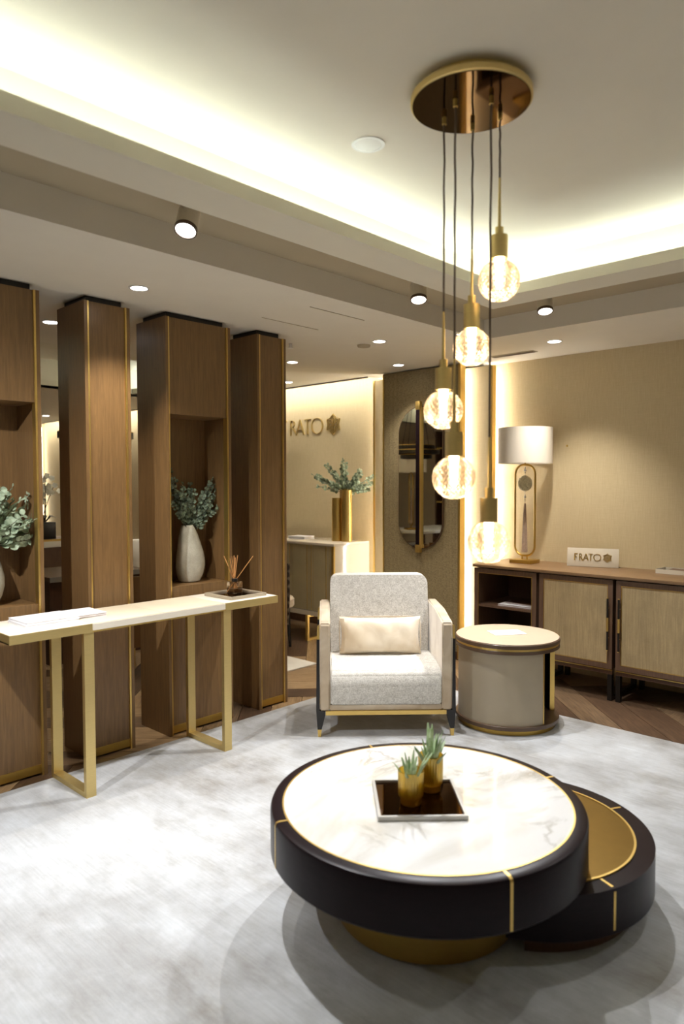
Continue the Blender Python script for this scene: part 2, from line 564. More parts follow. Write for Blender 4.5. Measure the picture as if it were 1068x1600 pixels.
ce = struct('ceiling', bm, M['ceiling'], smooth=False)
def ring(bm, xa, xb, ya, yb, xi, xj, yi, yj, z0, z1):
    box(bm, xa, xb, ya, yi, z0, z1); box(bm, xa, xb, yj, yb, z0, z1)
    box(bm, xa, xi, yi, yj, z0, z1); box(bm, xj, xb, yi, yj, z0, z1)
bm = B()
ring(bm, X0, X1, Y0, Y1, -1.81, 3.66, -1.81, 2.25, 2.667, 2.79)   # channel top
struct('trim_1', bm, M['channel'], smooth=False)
bm = B()
ring(bm, -1.8, 3.65, -1.8, 2.24, -1.6, 3.45, -1.6, 2.04, ZC, 2.552)   # frame
ring(bm, -1.62, 3.47, -1.62, 2.06, -1.6, 3.45, -1.6, 2.04, 2.552, 2.585)  # lip
ring(bm, -1.81, 3.66, -1.81, 2.25, -1.8, 3.65, -1.8, 2.24, ZC, 2.76)   # cove back
struct('trim_2', bm, M['lip'], smooth=False)
bm = B()
ring(bm, -1.715, 3.565, -1.715, 2.155, -1.70, 3.55, -1.70, 2.14, 2.553, 2.558)
tag(obj('cove_light', bm, M['cove_led'], smooth=False), 'hidden light strip glowing in the cove around the raised ceiling', 'light strip')
# second tray beyond the columns
bm = B()
ring(bm, .3, 4.4, 5.1, 7.45, .5, 4.2, 5.3, 7.25, ZC, 2.55)
ring(bm, .48, 4.22, 5.28, 7.27, .5, 4.2, 5.3, 7.25, 2.55, 2.585)
struct('trim_3', bm, M['lip'], smooth=False)
bm = B()
ring(bm, .36, 4.34, 5.16, 7.39, .38, 4.32, 5.18, 7.37, 2.551, 2.556)
tag(obj('cove_light', bm, M['cove_led'], smooth=False), 'light strip glowing in the far ceiling cove seen between the columns', 'light strip')
# slot of light along the lettered wall
tag(obj('slot_light', bx(5.101, 5.11, 4.56, 12.1, 2.555, 2.59), M['slot_led'], smooth=False), 'linear light in the ceiling slot above the lettered wall', 'light strip')
struct('trim_4', bx(5.085, 5.10, 4.5, 12.2, 2.518, 2.53), M['brown_edge'], smooth=False)
# access hatch outline, slot vent
bm = B(); box(bm, 2.845, 3.33, 3.378, 3.382, 2.527, 2.531); box(bm, 2.87, 3.34, 2.978, 2.982, 2.527, 2.531)
struct('trim_5', bm, M['channel'], smooth=False)
vt = thing('ceiling_vent', 'narrow linear air vent in the ceiling near the right wall', 'vent', (5.02, 2.9, 2.53))
obj('vent_frame', bx(-.04, .04, -.19, .19, -.004, 0), M['channel'], vt)
for k in (-.015, .015):
    obj('slat', bx(k - .004, k + .004, -.18, .18, -.008, -.004), M['brown_edge'], vt)

# ================================================================== CEILING LIGHTS
def downlight(x, y, z, r, label, on=True, en=DOWN):
    t = thing('downlight', label, 'ceiling light', (x, y, z), 0, 'recessed downlights')
    bm = B(); lathe(bm, [(r, 0), (r + .012, 0), (r + .012, -.004), (r, -.004), (r, 0)], 28)
    obj('trim_ring', bm, M['white'], t)
    bm = B(); cyl(bm, (0, 0), r - .0005, -.0035, -.001, 28)
    obj('lens', bm, M['lens'] if on else M['lens_off'], t)
    if on and en:
        lamp('downlight_lamp', 'SPOT', (x, y, z - .02), en, COOL, .03, 1.0, 96, (x, y, 0))
    return t
downlight(1.98, 3.34, ZC, .042, 'recessed round downlight in the lower ceiling above the second column', en=34)
downlight(2.0, 4.43, ZC, .045, 'recessed downlight behind the gap left of the second column')
downlight(3.90, 3.334, ZC, .042, 'lit downlight beside the dark round detector, left of the pendants', en=34)
downlight(4.78, 3.87, ZC, .042, 'lit downlight in front of the oval mirror panel')
downlight(4.78, 2.43, ZC, .045, 'lit downlight in the ceiling above the wooden cabinets', en=45)
downlight(4.05, 4.42, ZC, .042, 'nearer downlight just right of the last column', en=8)
downlight(4.80, 5.31, ZC, .045, 'farther downlight just right of the last column, by the lettered wall', en=10)
downlight(2.003, 1.766, 2.76, .05, 'large unlit recessed fitting in the raised ceiling beside the pendant canopy', on=False)
bm = B(); cyl(bm, (3.93, 3.51), .045, 2.515, 2.53, 24, .05)
tag(obj('smoke_detector', bm, M['channel']), 'small round detector on the ceiling beside a downlight', 'detector')
bm = B(); cyl(bm, (3.52, 3.86), .012, 2.50, 2.53, 10); cyl(bm, (3.52, 3.86), .022, 2.497, 2.5, 10)
tag(obj('sprinkler_head', bm, M['white']), 'tiny white sprinkler head on the ceiling near the last column', 'sprinkler')

def spotlight(x, y, label, aim, en=SPOT, ang=100):
    t = thing('spotlight', label, 'spotlight', (x, y, 2.667), 0, 'adjustable spotlights in the ceiling channel')
    lens = Vector((x, y, 2.548)); ax = (Vector(aim) - lens).normalized()
    q = Vector((0, 0, -1)).rotation_difference(ax).to_matrix().to_4x4()
    Mx = Matrix.Translation(lens - Vector((x, y, 2.667))) @ q
    bm = B(); lathe(bm, [(0, .10), (.046, .10), (.046, 0), (.041, 0), (.041, .012), (0, .012)], 28); bm.transform(Mx)
    obj('body', bm, M['lip'], t)
    bm = B(); lathe(bm, [(.0465, .012), (.0475, .012), (.0475, -.003), (.041, -.003), (.041, 0)], 28); bm.transform(Mx)
    obj('trim_ring', bm, M['brown_edge'], t)
    bm = B(); cyl(bm, (0, 0), .0405, .004, .008, 28); bm.transform(Mx)
    obj('lens', bm, M['lens'], t)
    c = Mx @ Vector((0, 0, .09))
    bm = B(); tube(bm, [(0, 0, 0), (0, 0, c.z)], .012, 8)
    obj('mount', bm, M['lip'], t)
    lamp('spotlight_lamp', 'SPOT', lens + ax * .02, en, NEUT, .022, 0.85, ang, aim)
spotlight(1.70, 2.50, 'tilted white spotlight in the ceiling channel, nearest, left', (.65, 1.85, 0), 72, 110)
spotlight(3.245, 2.48, 'white spotlight in the ceiling channel left of the pendant globes', (2.6, 1.9, 0), 62, 115)
spotlight(3.99, 2.09, 'white spotlight in the ceiling channel right of the pendant globes', (3.35, 1.6, 0), 60, 120)
for x, y, a, lab in ((.2, 2.5, (1.3, 3.5, .3), 'unseen spotlight added in the ceiling channel left of the picture'), (3.95, .5, (3.2, .9, 0), 'unseen spotlight added in the ceiling channel right of the picture'),
                     (-1.2, 2.5, (-.6, 1.6, 0), 'unseen spotlight added at the far left end of the ceiling channel'), (3.95, -1.0, (2.6, -.6, 0), 'unseen spotlight added at the near end of the right ceiling channel')):
    spotlight(x, y, lab, a, 75 if y > 2 and x > 0 else 16)  # out-of-view spots added to light the rug and columns

# ================================================================== FABRIC PANEL ON THE RIGHT WALL
pn = thing('wall_panel', 'tall woven fabric wall panel edged in gold, behind the oval mirror', 'wall panel', (5.1, 3.84, -.012))
obj('fabric', bx(5.06, 5.13, 3.44, 4.265, .06, 2.52), M['panel_weave'], pn, True, smooth=False)
obj('gold_edge', bx(5.055, 5.13, 3.42, 3.44, .0, 2.52), M['gold'], pn, True, smooth=False)
obj('gold_edge', bx(5.055, 5.13, 4.265, 4.28, .0, 2.52), M['gold_dark'], pn, True, smooth=False)
obj('plinth', bx(5.057, 5.13, 3.44, 4.265, -.012, .06), M['walnut_dark'], pn, True, smooth=False)
obj('backing', bx(5.13, 5.20, 3.50, 4.2, -.012, 2.5), M['walnut_dark'], pn, True, smooth=False)
for (a, b_, ea, eb, nm) in ((3.215, 3.56, 3.195, 3.215, 'right'), (4.14, 4.50, 4.50, 4.52, 'left')):
    t = thing('wall_pilaster', 'beige fabric pilaster with a gold edge, %s of the woven panel' % nm, 'pilaster', (5.23, (a + b_) / 2, -.012))
    obj('fabric', bx(5.20, 5.25, a, b_, -.012, 2.5), M['wall'], t, True, smooth=False)
    obj('gold_edge', bx(5.195, 5.25, ea, eb, -.012, 2.5), M['gold'], t, True, smooth=False)
    obj('backing', bx(5.25, 5.36, a + .08, b_ - .08, -.012, 2.5), M['walnut_dark'], t, True, smooth=False)
led = [('light_strip', (5.14, 5.155, 3.462, 3.472, .02, 2.5), 'bright vertical light strip between the woven panel and the right pilaster'),
       ('light_strip', (5.165, 5.18, 4.24, 4.25, .02, 2.5), 'vertical light strip hidden behind the left edge of the woven panel'),
       ('light_strip', (5.28, 5.30, 3.27, 3.28, .02, 2.5), 'vertical light strip behind the right pilaster washing the wall'),
       ('light_strip', (5.28, 5.30, 4.44, 4.45, .02, 2.5), 'vertical light strip behind the left pilaster washing the lettered wall'),
       ('light_strip', (5.27, 5.30, 12.17, 12.19, .02, 2.5), 'far vertical light strip seen between the first two columns')]
M['far_led'] = emis('far_led', (1, .97, .9), 4)
for n_, d, lab in led:
    tag(obj(n_, bx(*d), M['far_led'] if d[2] > 10 else M['wall_led'], smooth=False), lab, 'light strip')
# oval mirror
t = thing('oval_mirror', 'tall oval mirror split by a vertical black and gold bar on the woven panel', 'mirror', (5.06, 3.836, .92))
def stadium(yc, hw, z0, z1, n=20):
    p = []
    for i in range(n + 1):
        a = PI * i / n; p.append((yc + hw * math.cos(a), z1 - hw + hw * math.sin(a)))
    for i in range(n + 1):
        a = PI + PI * i / n; p.append((yc + hw * math.cos(a), z0 + hw + hw * math.sin(a)))
    return p
bm = B(); prism(bm, stadium(3.836, .248, .925, 2.195), 0, 5.045, 5.058); obj('frame', bm, M['brown_edge'], t, True)
bm = B(); prism(bm, stadium(3.836, .240, .933, 2.187), 0, 5.041, 5.046); obj('mirror_glass', bm, M['mirror'], t, True, smooth=False)
obj('bar', bx(5.012, 5.042, 3.818, 3.858, .965, 2.16), M['gold'], t, True, smooth=False)
obj('bar_inlay', bx(5.009, 5.012, 3.818, 3.858, .965, 2.16), M['espresso'], t, True, smooth=False)
for z0, z1 in ((.895, .965), (2.16, 2.235)):
    obj('bar_end', bx(5.006, 5.045, 3.814, 3.862, z0, z1, bev=.003), M['gold'], t, True)

# ================================================================== LETTERING
def strokes_letter(ch, w, h, th):
    """list of polygons / tubes in (a, b) plane, a rightwards, b upwards"""
    k = th; s = th * .45
    P = []
    bar = lambda x0, y0, x1, y1, t: P.append(('q', x0, y0, x1, y1, t))
    if ch == 'F':
        bar(.22 * w, 0, .22 * w, h, k); bar(.15 * w, h - s / 2, .95 * w, h - s / 2, s * 1.2); bar(.2 * w, h * .53, .78 * w, h * .53, s * 1.2)
        bar(.05 * w, s / 2, .42 * w, s / 2, s)
    if ch == 'R':
        bar(.18 * w, 0, .18 * w, h, k); P.append(('arc', .38 * w, h * .76, .34 * w, h * .235, -PI / 2, PI / 2, k * .7))
        bar(.15 * w, h - s / 2, .4 * w, h - s / 2, s); bar(.15 * w, h * .53, .4 * w, h * .53, s); bar(.42 * w, h * .53, .98 * w, 0, k)
    if ch == 'A':
        bar(.02 * w, 0, .5 * w, h, s * 1.3); bar(.48 * w, h, .98 * w, 0, k); bar(.2 * w, h * .34, .8 * w, h * .34, s)
    if ch == 'T':
        bar(.5 * w, 0, .5 * w, h, k); bar(.0 * w, h - s / 2, w, h - s / 2, s * 1.3); bar(.36 * w, s / 2, .64 * w, s / 2, s)
    if ch == 'O':
        P.append(('arc', .5 * w, h * .5, .5 * w, h * .5, 0, 2 * PI, k * .8))
    return P
def letter_mesh(ch, w, h, th, dep):
    bm = B()
    for p in strokes_letter(ch, w, h, th):
        if p[0] == 'q':
            _, x0, y0, x1, y1, t = p
            d = Vector((x1 - x0, y1 - y0)).normalized(); n = Vector((-d.y, d.x)) * t / 2
            prism(bm, [(x0 + n.x, y0 + n.y), (x0 - n.x, y0 - n.y), (x1 - n.x, y1 - n.y), (x1 + n.x, y1 + n.y)], 1, -dep, 0)
        else:
            _, cx, cy, rx, ry, a0, a1, t = p
            n = 26
            for i in range(n):
                A = [a0 + (a1 - a0) * (i + j) / n for j in (0, 1)]
                o = [(cx + rx * math.cos(a), cy + ry * math.sin(a)) for a in A]
                q = [(cx + (rx - t * (.35 + .65 * abs(math.cos(a)))) * math.cos(a), cy + (ry - t * .5) * math.sin(a)) for a in A]
                prism(bm, [o[0], o[1], q[1], q[0]], 1, -dep, 0)
    return bm
def emblem_mesh(r, t, dep):
    bm = B()
    def seg(a, b_):
        d = Vector((b_[0] - a[0], b_[1] - a[1])).normalized(); n = Vector((-d.y, d.x)) * t / 2
        prism(bm, [(a[0] + n.x, a[1] + n.y), (a[0] - n.x, a[1] - n.y), (b_[0] - n.x, b_[1] - n.y), (b_[0] + n.x, b_[1] + n.y)], 1, -dep, 0)
    star = []
    for i in range(12):
        rr = r if i % 2 == 0 else r * .72
        star.append((rr * math.sin(PI * i / 6), rr * math.cos(PI * i / 6)))
    for i in range(12): seg(star[i], star[(i + 1) % 12])
    for i in range(6):                      # petals made of interlaced rings
        a = PI / 3 * i
        c = (r * .36 * math.sin(a), r * .36 * math.cos(a))
        pts = [(c[0] + r * .33 * math.sin(2 * PI * j / 14), c[1] + r * .33 * math.cos(2 * PI * j / 14)) for j in range(14)]
        for j in range(14): seg(pts[j], pts[(j + 1) % 14])
    for i in range(6):
        seg(star[2 * i], (r * .36 * math.sin(PI / 3 * i), r * .36 * math.cos(PI / 3 * i)))
    return bm
def lettering(parent, base, mat, specs, th, dep, er, ec):
    """base matrix maps (a, depth, b) to parent space"""
    for ch, a, b_, w_, h_ in specs:
        bm = letter_mesh(ch, w_, h_, th, dep); bm.transform(base @ Matrix.Translation((a, 0, b_)))
        obj('letter', bm, mat, parent, smooth=False)
    bm = emblem_mesh(er, er * .05, dep); bm.transform(base @ Matrix.Translation((ec[0], 0, ec[1])))
    obj('emblem', bm, mat, parent, smooth=False)
t = thing('wall_lettering', 'raised gold FRATO letters and star emblem on the far beige wall', 'sign', (5.36, 6.02, 2.05))
# a runs towards -Y, letters stand off the wall towards -X
base = Matrix(((0, 1, 0, 0), (-1, 0, 0, 0), (0, 0, 1, 0), (0, 0, 0, 1)))
lettering(t, base, M['gold_soft'], [('F', -.02, .0, .105, .165), ('R', .125, .0, .115, .165), ('A', .236, .0, .122, .165), ('T', .364, .0, .10, .165), ('O', .474, -.004, .18, .175)],
          .017, .014, .110, (.805, .085))

# ================================================================== COLUMNS
def column(x0, x1, label, niche=False, loose=False):
    t = thing('column', label, 'column', ((x0 + x1) / 2, 3.8, -.012), 0, 'wooden columns in a row')
    F, D, zt = 3.65, 3.96, 2.495
    th = .018
    obj('side_panel', bx(x0, x0 + th, F - .012, D, -.012, zt), M['walnut'], t, True, smooth=False)
    obj('side_panel', bx(x1 - th, x1, F - .012, D, -.012, zt), M['walnut'], t, True, smooth=False)
    obj('gold_strip', bx(x0 + th, x0 + th + .010, F - .010, F + .03, -.012, zt), M['gold'], t, True, smooth=False)
    obj('gold_strip', bx(x1 - th - .011, x1 - th, F - .010, F + .03, -.012, zt), M['gold'], t, True, smooth=False)
    a, c = x0 + th + .009, x1 - th - .009
    ia, ic = x0 + th, x1 - th
    if niche:
        obj('front_panel', bx(a, c, F, F + .03, 1.925, zt), M['walnut'], t, True, smooth=False)
        obj('front_panel', bx(a, c, F, F + .03, .045, .80), M['walnut'], t, True, smooth=False)
        obj('shelf', bx(a, c, F, 3.90, .80, .887), M['walnut'], t, True, smooth=False)
        obj('niche_top', bx(ia, ic, F + .03, 3.90, 1.925, 1.945), M['walnut'], t, True, smooth=False)
        obj('niche_back', bx(ia, ic, 3.90, 3.92, .80, 1.945), M['walnut'], t, True, smooth=False)
    else:
        obj('front_panel', bx(a, c, F, F + .03, .045, zt), M['walnut'], t, True, smooth=False)
    obj('kick_plate', bx(a, c, F - .004, F + .02, 0, .045), M['gold_dark'], t, True, smooth=False)
    obj('back_panel', bx(ia, ic, 3.94, D, -.012, zt), M['walnut'], t, True, smooth=False)
    obj('shadow_gap_neck', bx(x0 + .03, x1 - .03, F + .03, D - .03, zt, ZC), M['black'], t, True, smooth=False)  # black stands in for the shade in the gap under the ceiling
column(1.10, 1.585, 'leftmost walnut column, cut by the picture edge, with a niche holding a vase', True)
column(1.825, 2.095, 'plain narrow walnut column, second from the left, behind the console papers')
column(2.325, 2.80, 'wide walnut column with a niche holding the grey vase, third from the left', True)
column(3.02, 3.272, 'plain narrow walnut column, last of the row, beside the armchair')

# ================================================================== RUGS
def rug(name, x0, x1, y0, y1, lab, mat):
    bm = B(); box(bm, x0, x1, y0, y1, -.012, 0, bev=.003)
    return tag(obj(name, bm, mat), lab, 'rug')
rug('rug', -1.5, 4.271, -1.5, 3.545, 'large pale grey mottled rug under the armchair and round coffee table', M['rug'])
M['rug2'] = plain('ivory_rug', 'd6d0c2', .9)
rug('rug', 3.3, 4.13, 4.22, 5.6, 'ivory rug corner on the floor behind the armchair and last column', M['rug2'])

# ================================================================== CONSOLE TABLE
t = thing('console_table', 'long slim cream console table on gold loop legs before the columns', 'console table', (2.0, 3.37, 0))
X = [1.228, 1.612, 2.005, 2.40, 2.782]
for i in range(4):
    obj('top_panel', bx(X[i] + .0008, X[i + 1] - .0008, 3.184, 3.556, .812, .84, bev=.002), M['leather'] if i in (0, 3) else M['leather2'], t, True)
obj('apron', bx(1.612, 2.40, 3.180, 3.184, .805, .836), M['leather'], t, True, smooth=False)
obj('gold_underside', bx(1.612, 2.40, 3.180, 3.56, .797, .805), M['gold'], t, True, smooth=False)
for a, b_ in ((1.225, 1.612), (2.40, 2.785)):
    bm = B()
    box(bm, a, b_, 3.178, 3.184, .797, .8385); box(bm, a, b_, 3.556, 3.562, .797, .8385)
    e = (a, a + .005) if a < 2 else (b_ - .005, b_)
    box(bm, e[0], e[1], 3.184, 3.556, .797, .8385); box(bm, a, b_, 3.184, 3.556, .797, .803)
    obj('gold_end_band', bm, M['gold_soft'], t, True, smooth=False)
for a in (1.570, 2.388):
    bm = B()
    box(bm, a, a + .05, 3.182, 3.206, 0, .797); box(bm, a, a + .05, 3.534, 3.558, 0, .797); box(bm, a, a + .05, 3.206, 3.534, 0, .024)
    obj('leg', bm, M['gold_soft'], t, True, smooth=False)

def book(x, y, z, lx, ly, h, rz, name, label, cat, mats=('paper', 'paper_pink'), group=None):
    t = thing(name, label, cat, (x, y, z), rz, group)
    obj('cover', bx(-lx / 2, lx / 2, -ly / 2, ly / 2, h * .86, h, bev=.0006), M[mats[0]], t)
    obj('pages', bx(-lx / 2 + .003, lx / 2 - .003, -ly / 2 + .003, ly / 2 - .003, h * .14, h * .86), M[mats[1]], t, smooth=False)
    obj('cover', bx(-lx / 2, lx / 2, -ly / 2, ly / 2, 0, h * .14), M[mats[0]], t)
    return t
book(1.475, 3.40, .8403, .26, .21, .011, 0, 'brochure', 'bottom white brochure of the left stack on the console table', 'brochure', ('paper', 'paper'), 'brochures on the console table')
book(1.478, 3.402, .8516, .258, .208, .011, .02, 'brochure', 'top white brochure of the left stack on the console table', 'brochure', ('paper', 'paper'), 'brochures on the console table')
book(1.69, 3.42, .8403, .15, .20, .009, -.06, 'brochure', 'bottom pink-edged brochure of the right stack on the console table', 'brochure', group='brochures on the console table')
book(1.688, 3.418, .8496, .15, .20, .009, -.02, 'brochure', 'top pink-edged brochure of the right stack on the console table', 'brochure', group='brochures on the console table')

# tray with reed diffuser
t = thing('tray', 'small taupe tray with dark inlay at the right end of the console', 'tray', (2.605, 3.355, .8403), 0)
q = .13
bm = B(); ring(bm, -q, q, -q, q, -q + .012, q - .012, -q + .012, q - .012, 0, .018); obj('rim', bm, M['table_leather_side'], t, smooth=False)
obj('base', bx(-q + .012, q - .012, -q + .012, q - .012, 0, .008), M['bronze_mirror'], t, smooth=False)
t = thing('reed_diffuser', 'small glass reed diffuser with tan reeds standing on the console tray', 'diffuser', (2.635, 3.40, .8485), 0)
bm = B(); box(bm, -.034, .034, -.034, .034, 0, .07, bev=.004); obj('bottle', bm, M['clear'], t)
bm = B(); box(bm, -.028, .028, -.028, .028, .004, .028); obj('oil', bm, M['bronze_lacquer'], t, smooth=False)
bm = B(); cyl(bm, (0, 0), .018, .07, .088, 20, bev=.002); obj('collar', bm, M['black'], t)
random.seed(3)
for (dx, dy, ln) in ((-.055, .03, .225), (-.035, -.02, .225), (-.02, .02, .21), (.0, -.03, .23), (.012, .02, .225), (.03, .03, .21), (.095, -.06, .22)):
    n = math.sqrt(dx * dx + dy * dy)
    top = Vector((dx, dy, ln)); low = Vector((-dx * .42, -dy * .42, .006))
    bm = B(); tube(bm, [low, top], .0024, 6); obj('reed', bm, M['reed'], t)

# ================================================================== FOLIAGE
def branch(bm_s, bm_l, p0, d, ln, leaf, n, rr, droop=.15):
    p = Vector(p0); d = Vector(d).normalized(); pts = [p.copy()]
    st = ln / 8
    for i in range(8):
        d = (d + Vector((rr.uniform(-.12, .12), rr.uniform(-.12, .12), -droop * .12))).normalized()
        p = p + d * st; pts.append(p.copy())
    tube(bm_s, pts, .0022, 5, r_end=.0009)
    for i in range(n):
        f = .22 + .78 * i / max(1, n - 1)
        k = min(7, int(f * 8)); q = pts[k].lerp(pts[k + 1], f * 8 - k)
        dd = (pts[k + 1] - pts[k]).normalized()
        side = dd.cross(Vector((rr.uniform(-1, 1), rr.uniform(-1, 1), rr.uniform(-1, 1)))).normalized()
        for sgn in (-1, 1):
            L = leaf * rr.uniform(.7, 1.15) * (1 - .35 * f)
            ax = (side * sgn + dd * .45).normalized()
            nn = ax.cross(dd).normalized()
            nn = (nn + Vector((rr.uniform(-.5, .5), rr.uniform(-.5, .5), rr.uniform(-.5, .5)))).normalized()
            wv = nn.cross(ax).normalized()
            vs = []
            for (a, b_) in ((0, 0), (.25, .38), (.6, .46), (.92, .25), (1.02, 0), (.92, -.25), (.6, -.46), (.25, -.38)):
                vs.append(bm_l.verts.new(q + ax * a * L + wv * b_ * L + nn * (abs(b_) * .25 * L)))
            bm_l.faces.new((vs[0], vs[1], vs[2], vs[3], vs[4])); bm_l.faces.new((vs[0], vs[4], vs[5], vs[6], vs[7]))
def bouquet(name, label, cat, loc, dirs, leaf, n, mat, seed, start=.05, lim=None):
    t = thing(name, label, cat, loc)
    rr = random.Random(seed)
    for (d, ln) in dirs:
        bs, bl = B(), B()
        dn = Vector(d).normalized()
        branch(bs, bl, (dn.x * .012, dn.y * .012, -start), d, ln + start, leaf, n, rr)
        if lim:
            for bb in (bs, bl):
                for v in bb.verts:
                    if v.co.y + loc[1] > 3.63:
                        v.co.x = min(max(v.co.x, lim[0] - loc[0]), lim[1] - loc[0]); v.co.y = min(v.co.y, 3.885 - loc[1])
        o = obj('branch', bs, M['stem'], t)
        me = bpy.data.meshes.new('leaves'); bl.to_mesh(me); bl.free(); me.materials.append(mat)
        l = bpy.data.objects.new('leaves', me); COL.objects.link(l); l.parent = o; l['kind'] = 'stuff'
    return t
# niche vases
def tall_vase(x, y, z, label, s=1.0, lean=.012, seed=0):
    prof = [(.0, 0), (.058, 0), (.075, .008), (.092, .05), (.099, .10), (.097, .15), (.088, .20), (.078, .25), (.068, .30), (.056, .335), (.047, .352), (.045, .36), (.040, .358), (.042, .34), (.05, .30), (.0, .28)]
    bm = B(); lathe(bm, [(r * s * .9, h * s) for r, h in prof], 40)
    for v in bm.verts:
        v.co.x += lean * math.sin(v.co.z / (.36 * s) * PI * 1.3) * (1 + .4 * math.cos(math.atan2(v.co.y, v.co.x)))
    o = obj('vase', bm, M['stone_glaze'])
    o.location = (x, y, z)
    return tag(o, label, 'vase')
tall_vase(2.575, 3.79, .8872, 'tall grey glazed vase in the niche of the third column')
tall_vase(1.335, 3.79, .8872, 'tall grey glazed vase at the left picture edge in the first niche')
rr = random.Random(5)
dirs = []
for i in range(15):
    a = rr.uniform(0, 2 * PI); r_ = rr.uniform(.05, .75)
    dirs.append(((r_ * math.cos(a) * .95, r_ * math.sin(a) * .22 - .03, 1), rr.uniform(.2, .36)))
dirs += [((.75, -.1, 1), .34), ((.9, -.1, .75), .28), ((-.2, 0, 1), .40), ((-.6, -.05, .9), .22), ((.5, -.15, .6), .22)]
bouquet('eucalyptus', 'dark green eucalyptus branches in the grey niche vase of the third column', 'plant', (2.585, 3.79, 1.235), dirs, .032, 18, M['eucalyptus_dark'], 11, lim=(2.36, 2.765))
dirs = [((.75, -.1, .75), .33), ((.9, -.1, .5), .28), ((.35, -.1, 1), .28), ((1, -.1, .3), .24), ((.1, -.1, 1), .26), ((-.4, -.1, 1), .28), ((.55, -.2, .9), .24), ((-.7, -.1, .8), .26), ((.75, -.2, .2), .2), ((.6, -.25, .45), .22), ((.45, -.2, .6), .2), ((.3, -.2, .7), .22)]
bouquet('eucalyptus', 'eucalyptus branches reaching from the first niche at the left picture edge', 'plant', (1.345, 3.77, 1.235), dirs, .05, 12, M['eucalyptus'], 21, lim=(1.135, 1.55))

# ================================================================== ARMCHAIR
t = thing('armchair', 'cream boucle armchair with velvet arms, black legs and gold feet', 'armchair', (3.192, 2.675, 0), -PI / 4)
def sub(bm, n=1):
    pass
for s in (-1, 1):
    bm = B()
    a, b_ = (.332, .395) if s > 0 else (-.395, -.332)
    prism(bm, [(0.0, .155), (.0, .60), (.0, .675), (.012, .69), (.30, .715), (.62, .725), (.68, .70), (.69, .155)], 0, a, b_)
    bmesh.ops.bevel(bm, geom=bm.edges[:], offset=.011, segments=3, affect='EDGES', clamp_overlap=True)
    obj('arm', bm, M['velvet'], t)
bm = B()
prism(bm, [(-.004, .192), (-.010, .30), (-.002, .365), (.02, .392), (.06, .404), (.30, .408), (.56, .395), (.56, .192)], 0, -.33, .33)
bmesh.ops.bevel(bm, geom=bm.edges[:], offset=.008, segments=3, affect='EDGES', clamp_overlap=True)
obj('seat', bm, M['boucle'], t)
bm = B()
sil = [(-.322, .25), (.322, .25), (.328, .60)]
for cx_, a0 in ((.272, 0), (-.272, PI / 2)):
    for i in range(8):
        a = a0 + PI / 2 * i / 7
        sil.append((cx_ + .054 * math.cos(a), .842 + .054 * math.sin(a)))
sil.append((-.328, .60))
prism(bm, sil, 1, 0, .125)
bmesh.ops.bevel(bm, geom=bm.edges[:], offset=.02, segments=4, affect='EDGES', clamp_overlap=True)
for v in bm.verts:
    v.co.y += .50 + .13 * (v.co.z - .36)
obj('backrest', bm, M['boucle'], t)
obj('base', bx(-.332, .332, .008, .66, .158, .192, bev=.003), M['velvet'], t)
bm = B(); ring(bm, -.36, .36, .0, .68, -.345, .345, .015, .665, .132, .157); obj('gold_frame', bm, M['gold'], t, smooth=False)
for s in (-1, 1):
    for y0 in (.004, .63):
        bm = B()
        X_ = lambda v: v * s
        poly = [(.395, .585), (.412, .585), (.416, .16), (.408, .045), (.384, .045), (.362, .13), (.362, .155), (.396, .156)]
        prism(bm, [(X_(a), c) for a, c in poly], 1, y0, y0 + .035)
        lg = obj('leg', bm, M['black'], t, smooth=False)
        bm = B(); prism(bm, [(X_(.384), .045), (.408 * s, .045), (.405 * s, 0), (.388 * s, 0)], 1, y0 + .002, y0 + .033)
        obj('gold_foot', bm, M['gold'], lg, smooth=False)
        bm = B(); prism(bm, [(X_(.395), .585), (.412 * s, .585), (.408 * s, .66), (.396 * s, .67)], 1, y0, y0 + .035)
        obj('gold_cap', bm, M['gold'], lg, smooth=False)
def cushion(lx, lz, th, n=18):
    bm = B()
    g = {}
    for side in (0, 1):
        for i in range(n + 1):
            for j in range(n + 1):
                u, v = i / n * 2 - 1, j / n * 2 - 1
                e = max(0, (1 - abs(u) ** 3.2) * (1 - abs(v) ** 2.6)) ** .5
                pin = 1 - .06 * (1 - abs(v) ** 2) * abs(u) ** 6
                pin2 = 1 - .07 * (1 - abs(u) ** 2) * abs(v) ** 6
                wr_ = .004 * math.sin(u * 9 + v * 4) * e
                y = (th / 2 * e + wr_) * (-1 if side == 0 else 1)
                edge = i in (0, n) or j in (0, n)
                key = (i, j, 0 if edge else side)
                if key not in g:
                    g[key] = bm.verts.new((u * lx / 2 * pin, y if not edge else 0, v * lz / 2 * pin2))
        for i in range(n):
            for j in range(n):
                K = lambda a, b_: g[(a, b_, 0 if a in (0, n) or b_ in (0, n) else side)]
                f = (K(i, j), K(i + 1, j), K(i + 1, j + 1), K(i, j + 1))
                try: bm.faces.new(f if side else f[::-1])
                except ValueError: pass
    return bm
bm = cushion(.53, .24, .13)
bm.transform(Matrix.Rotation(math.radians(-12), 4, 'X'))
c_ = thing('cushion', 'oblong champagne satin cushion lying on the cream armchair', 'cushion', (3.192, 2.675, 0), -PI / 4)
c_.location = Vector((3.192, 2.675, 0)) + Vector((s2 * -.005 + s2 * .40, s2 * .005 + s2 * .40, .525))
obj('cover', bm, M['satin'], c_)
bm = B()
pts = []
for k in range(48):
    a = 2 * PI * k / 48
    u = math.copysign(abs(math.cos(a)) ** .22, math.cos(a)); v = math.copysign(abs(math.sin(a)) ** .22, math.sin(a))
    pts.append((u * .263, 0, v * .119))
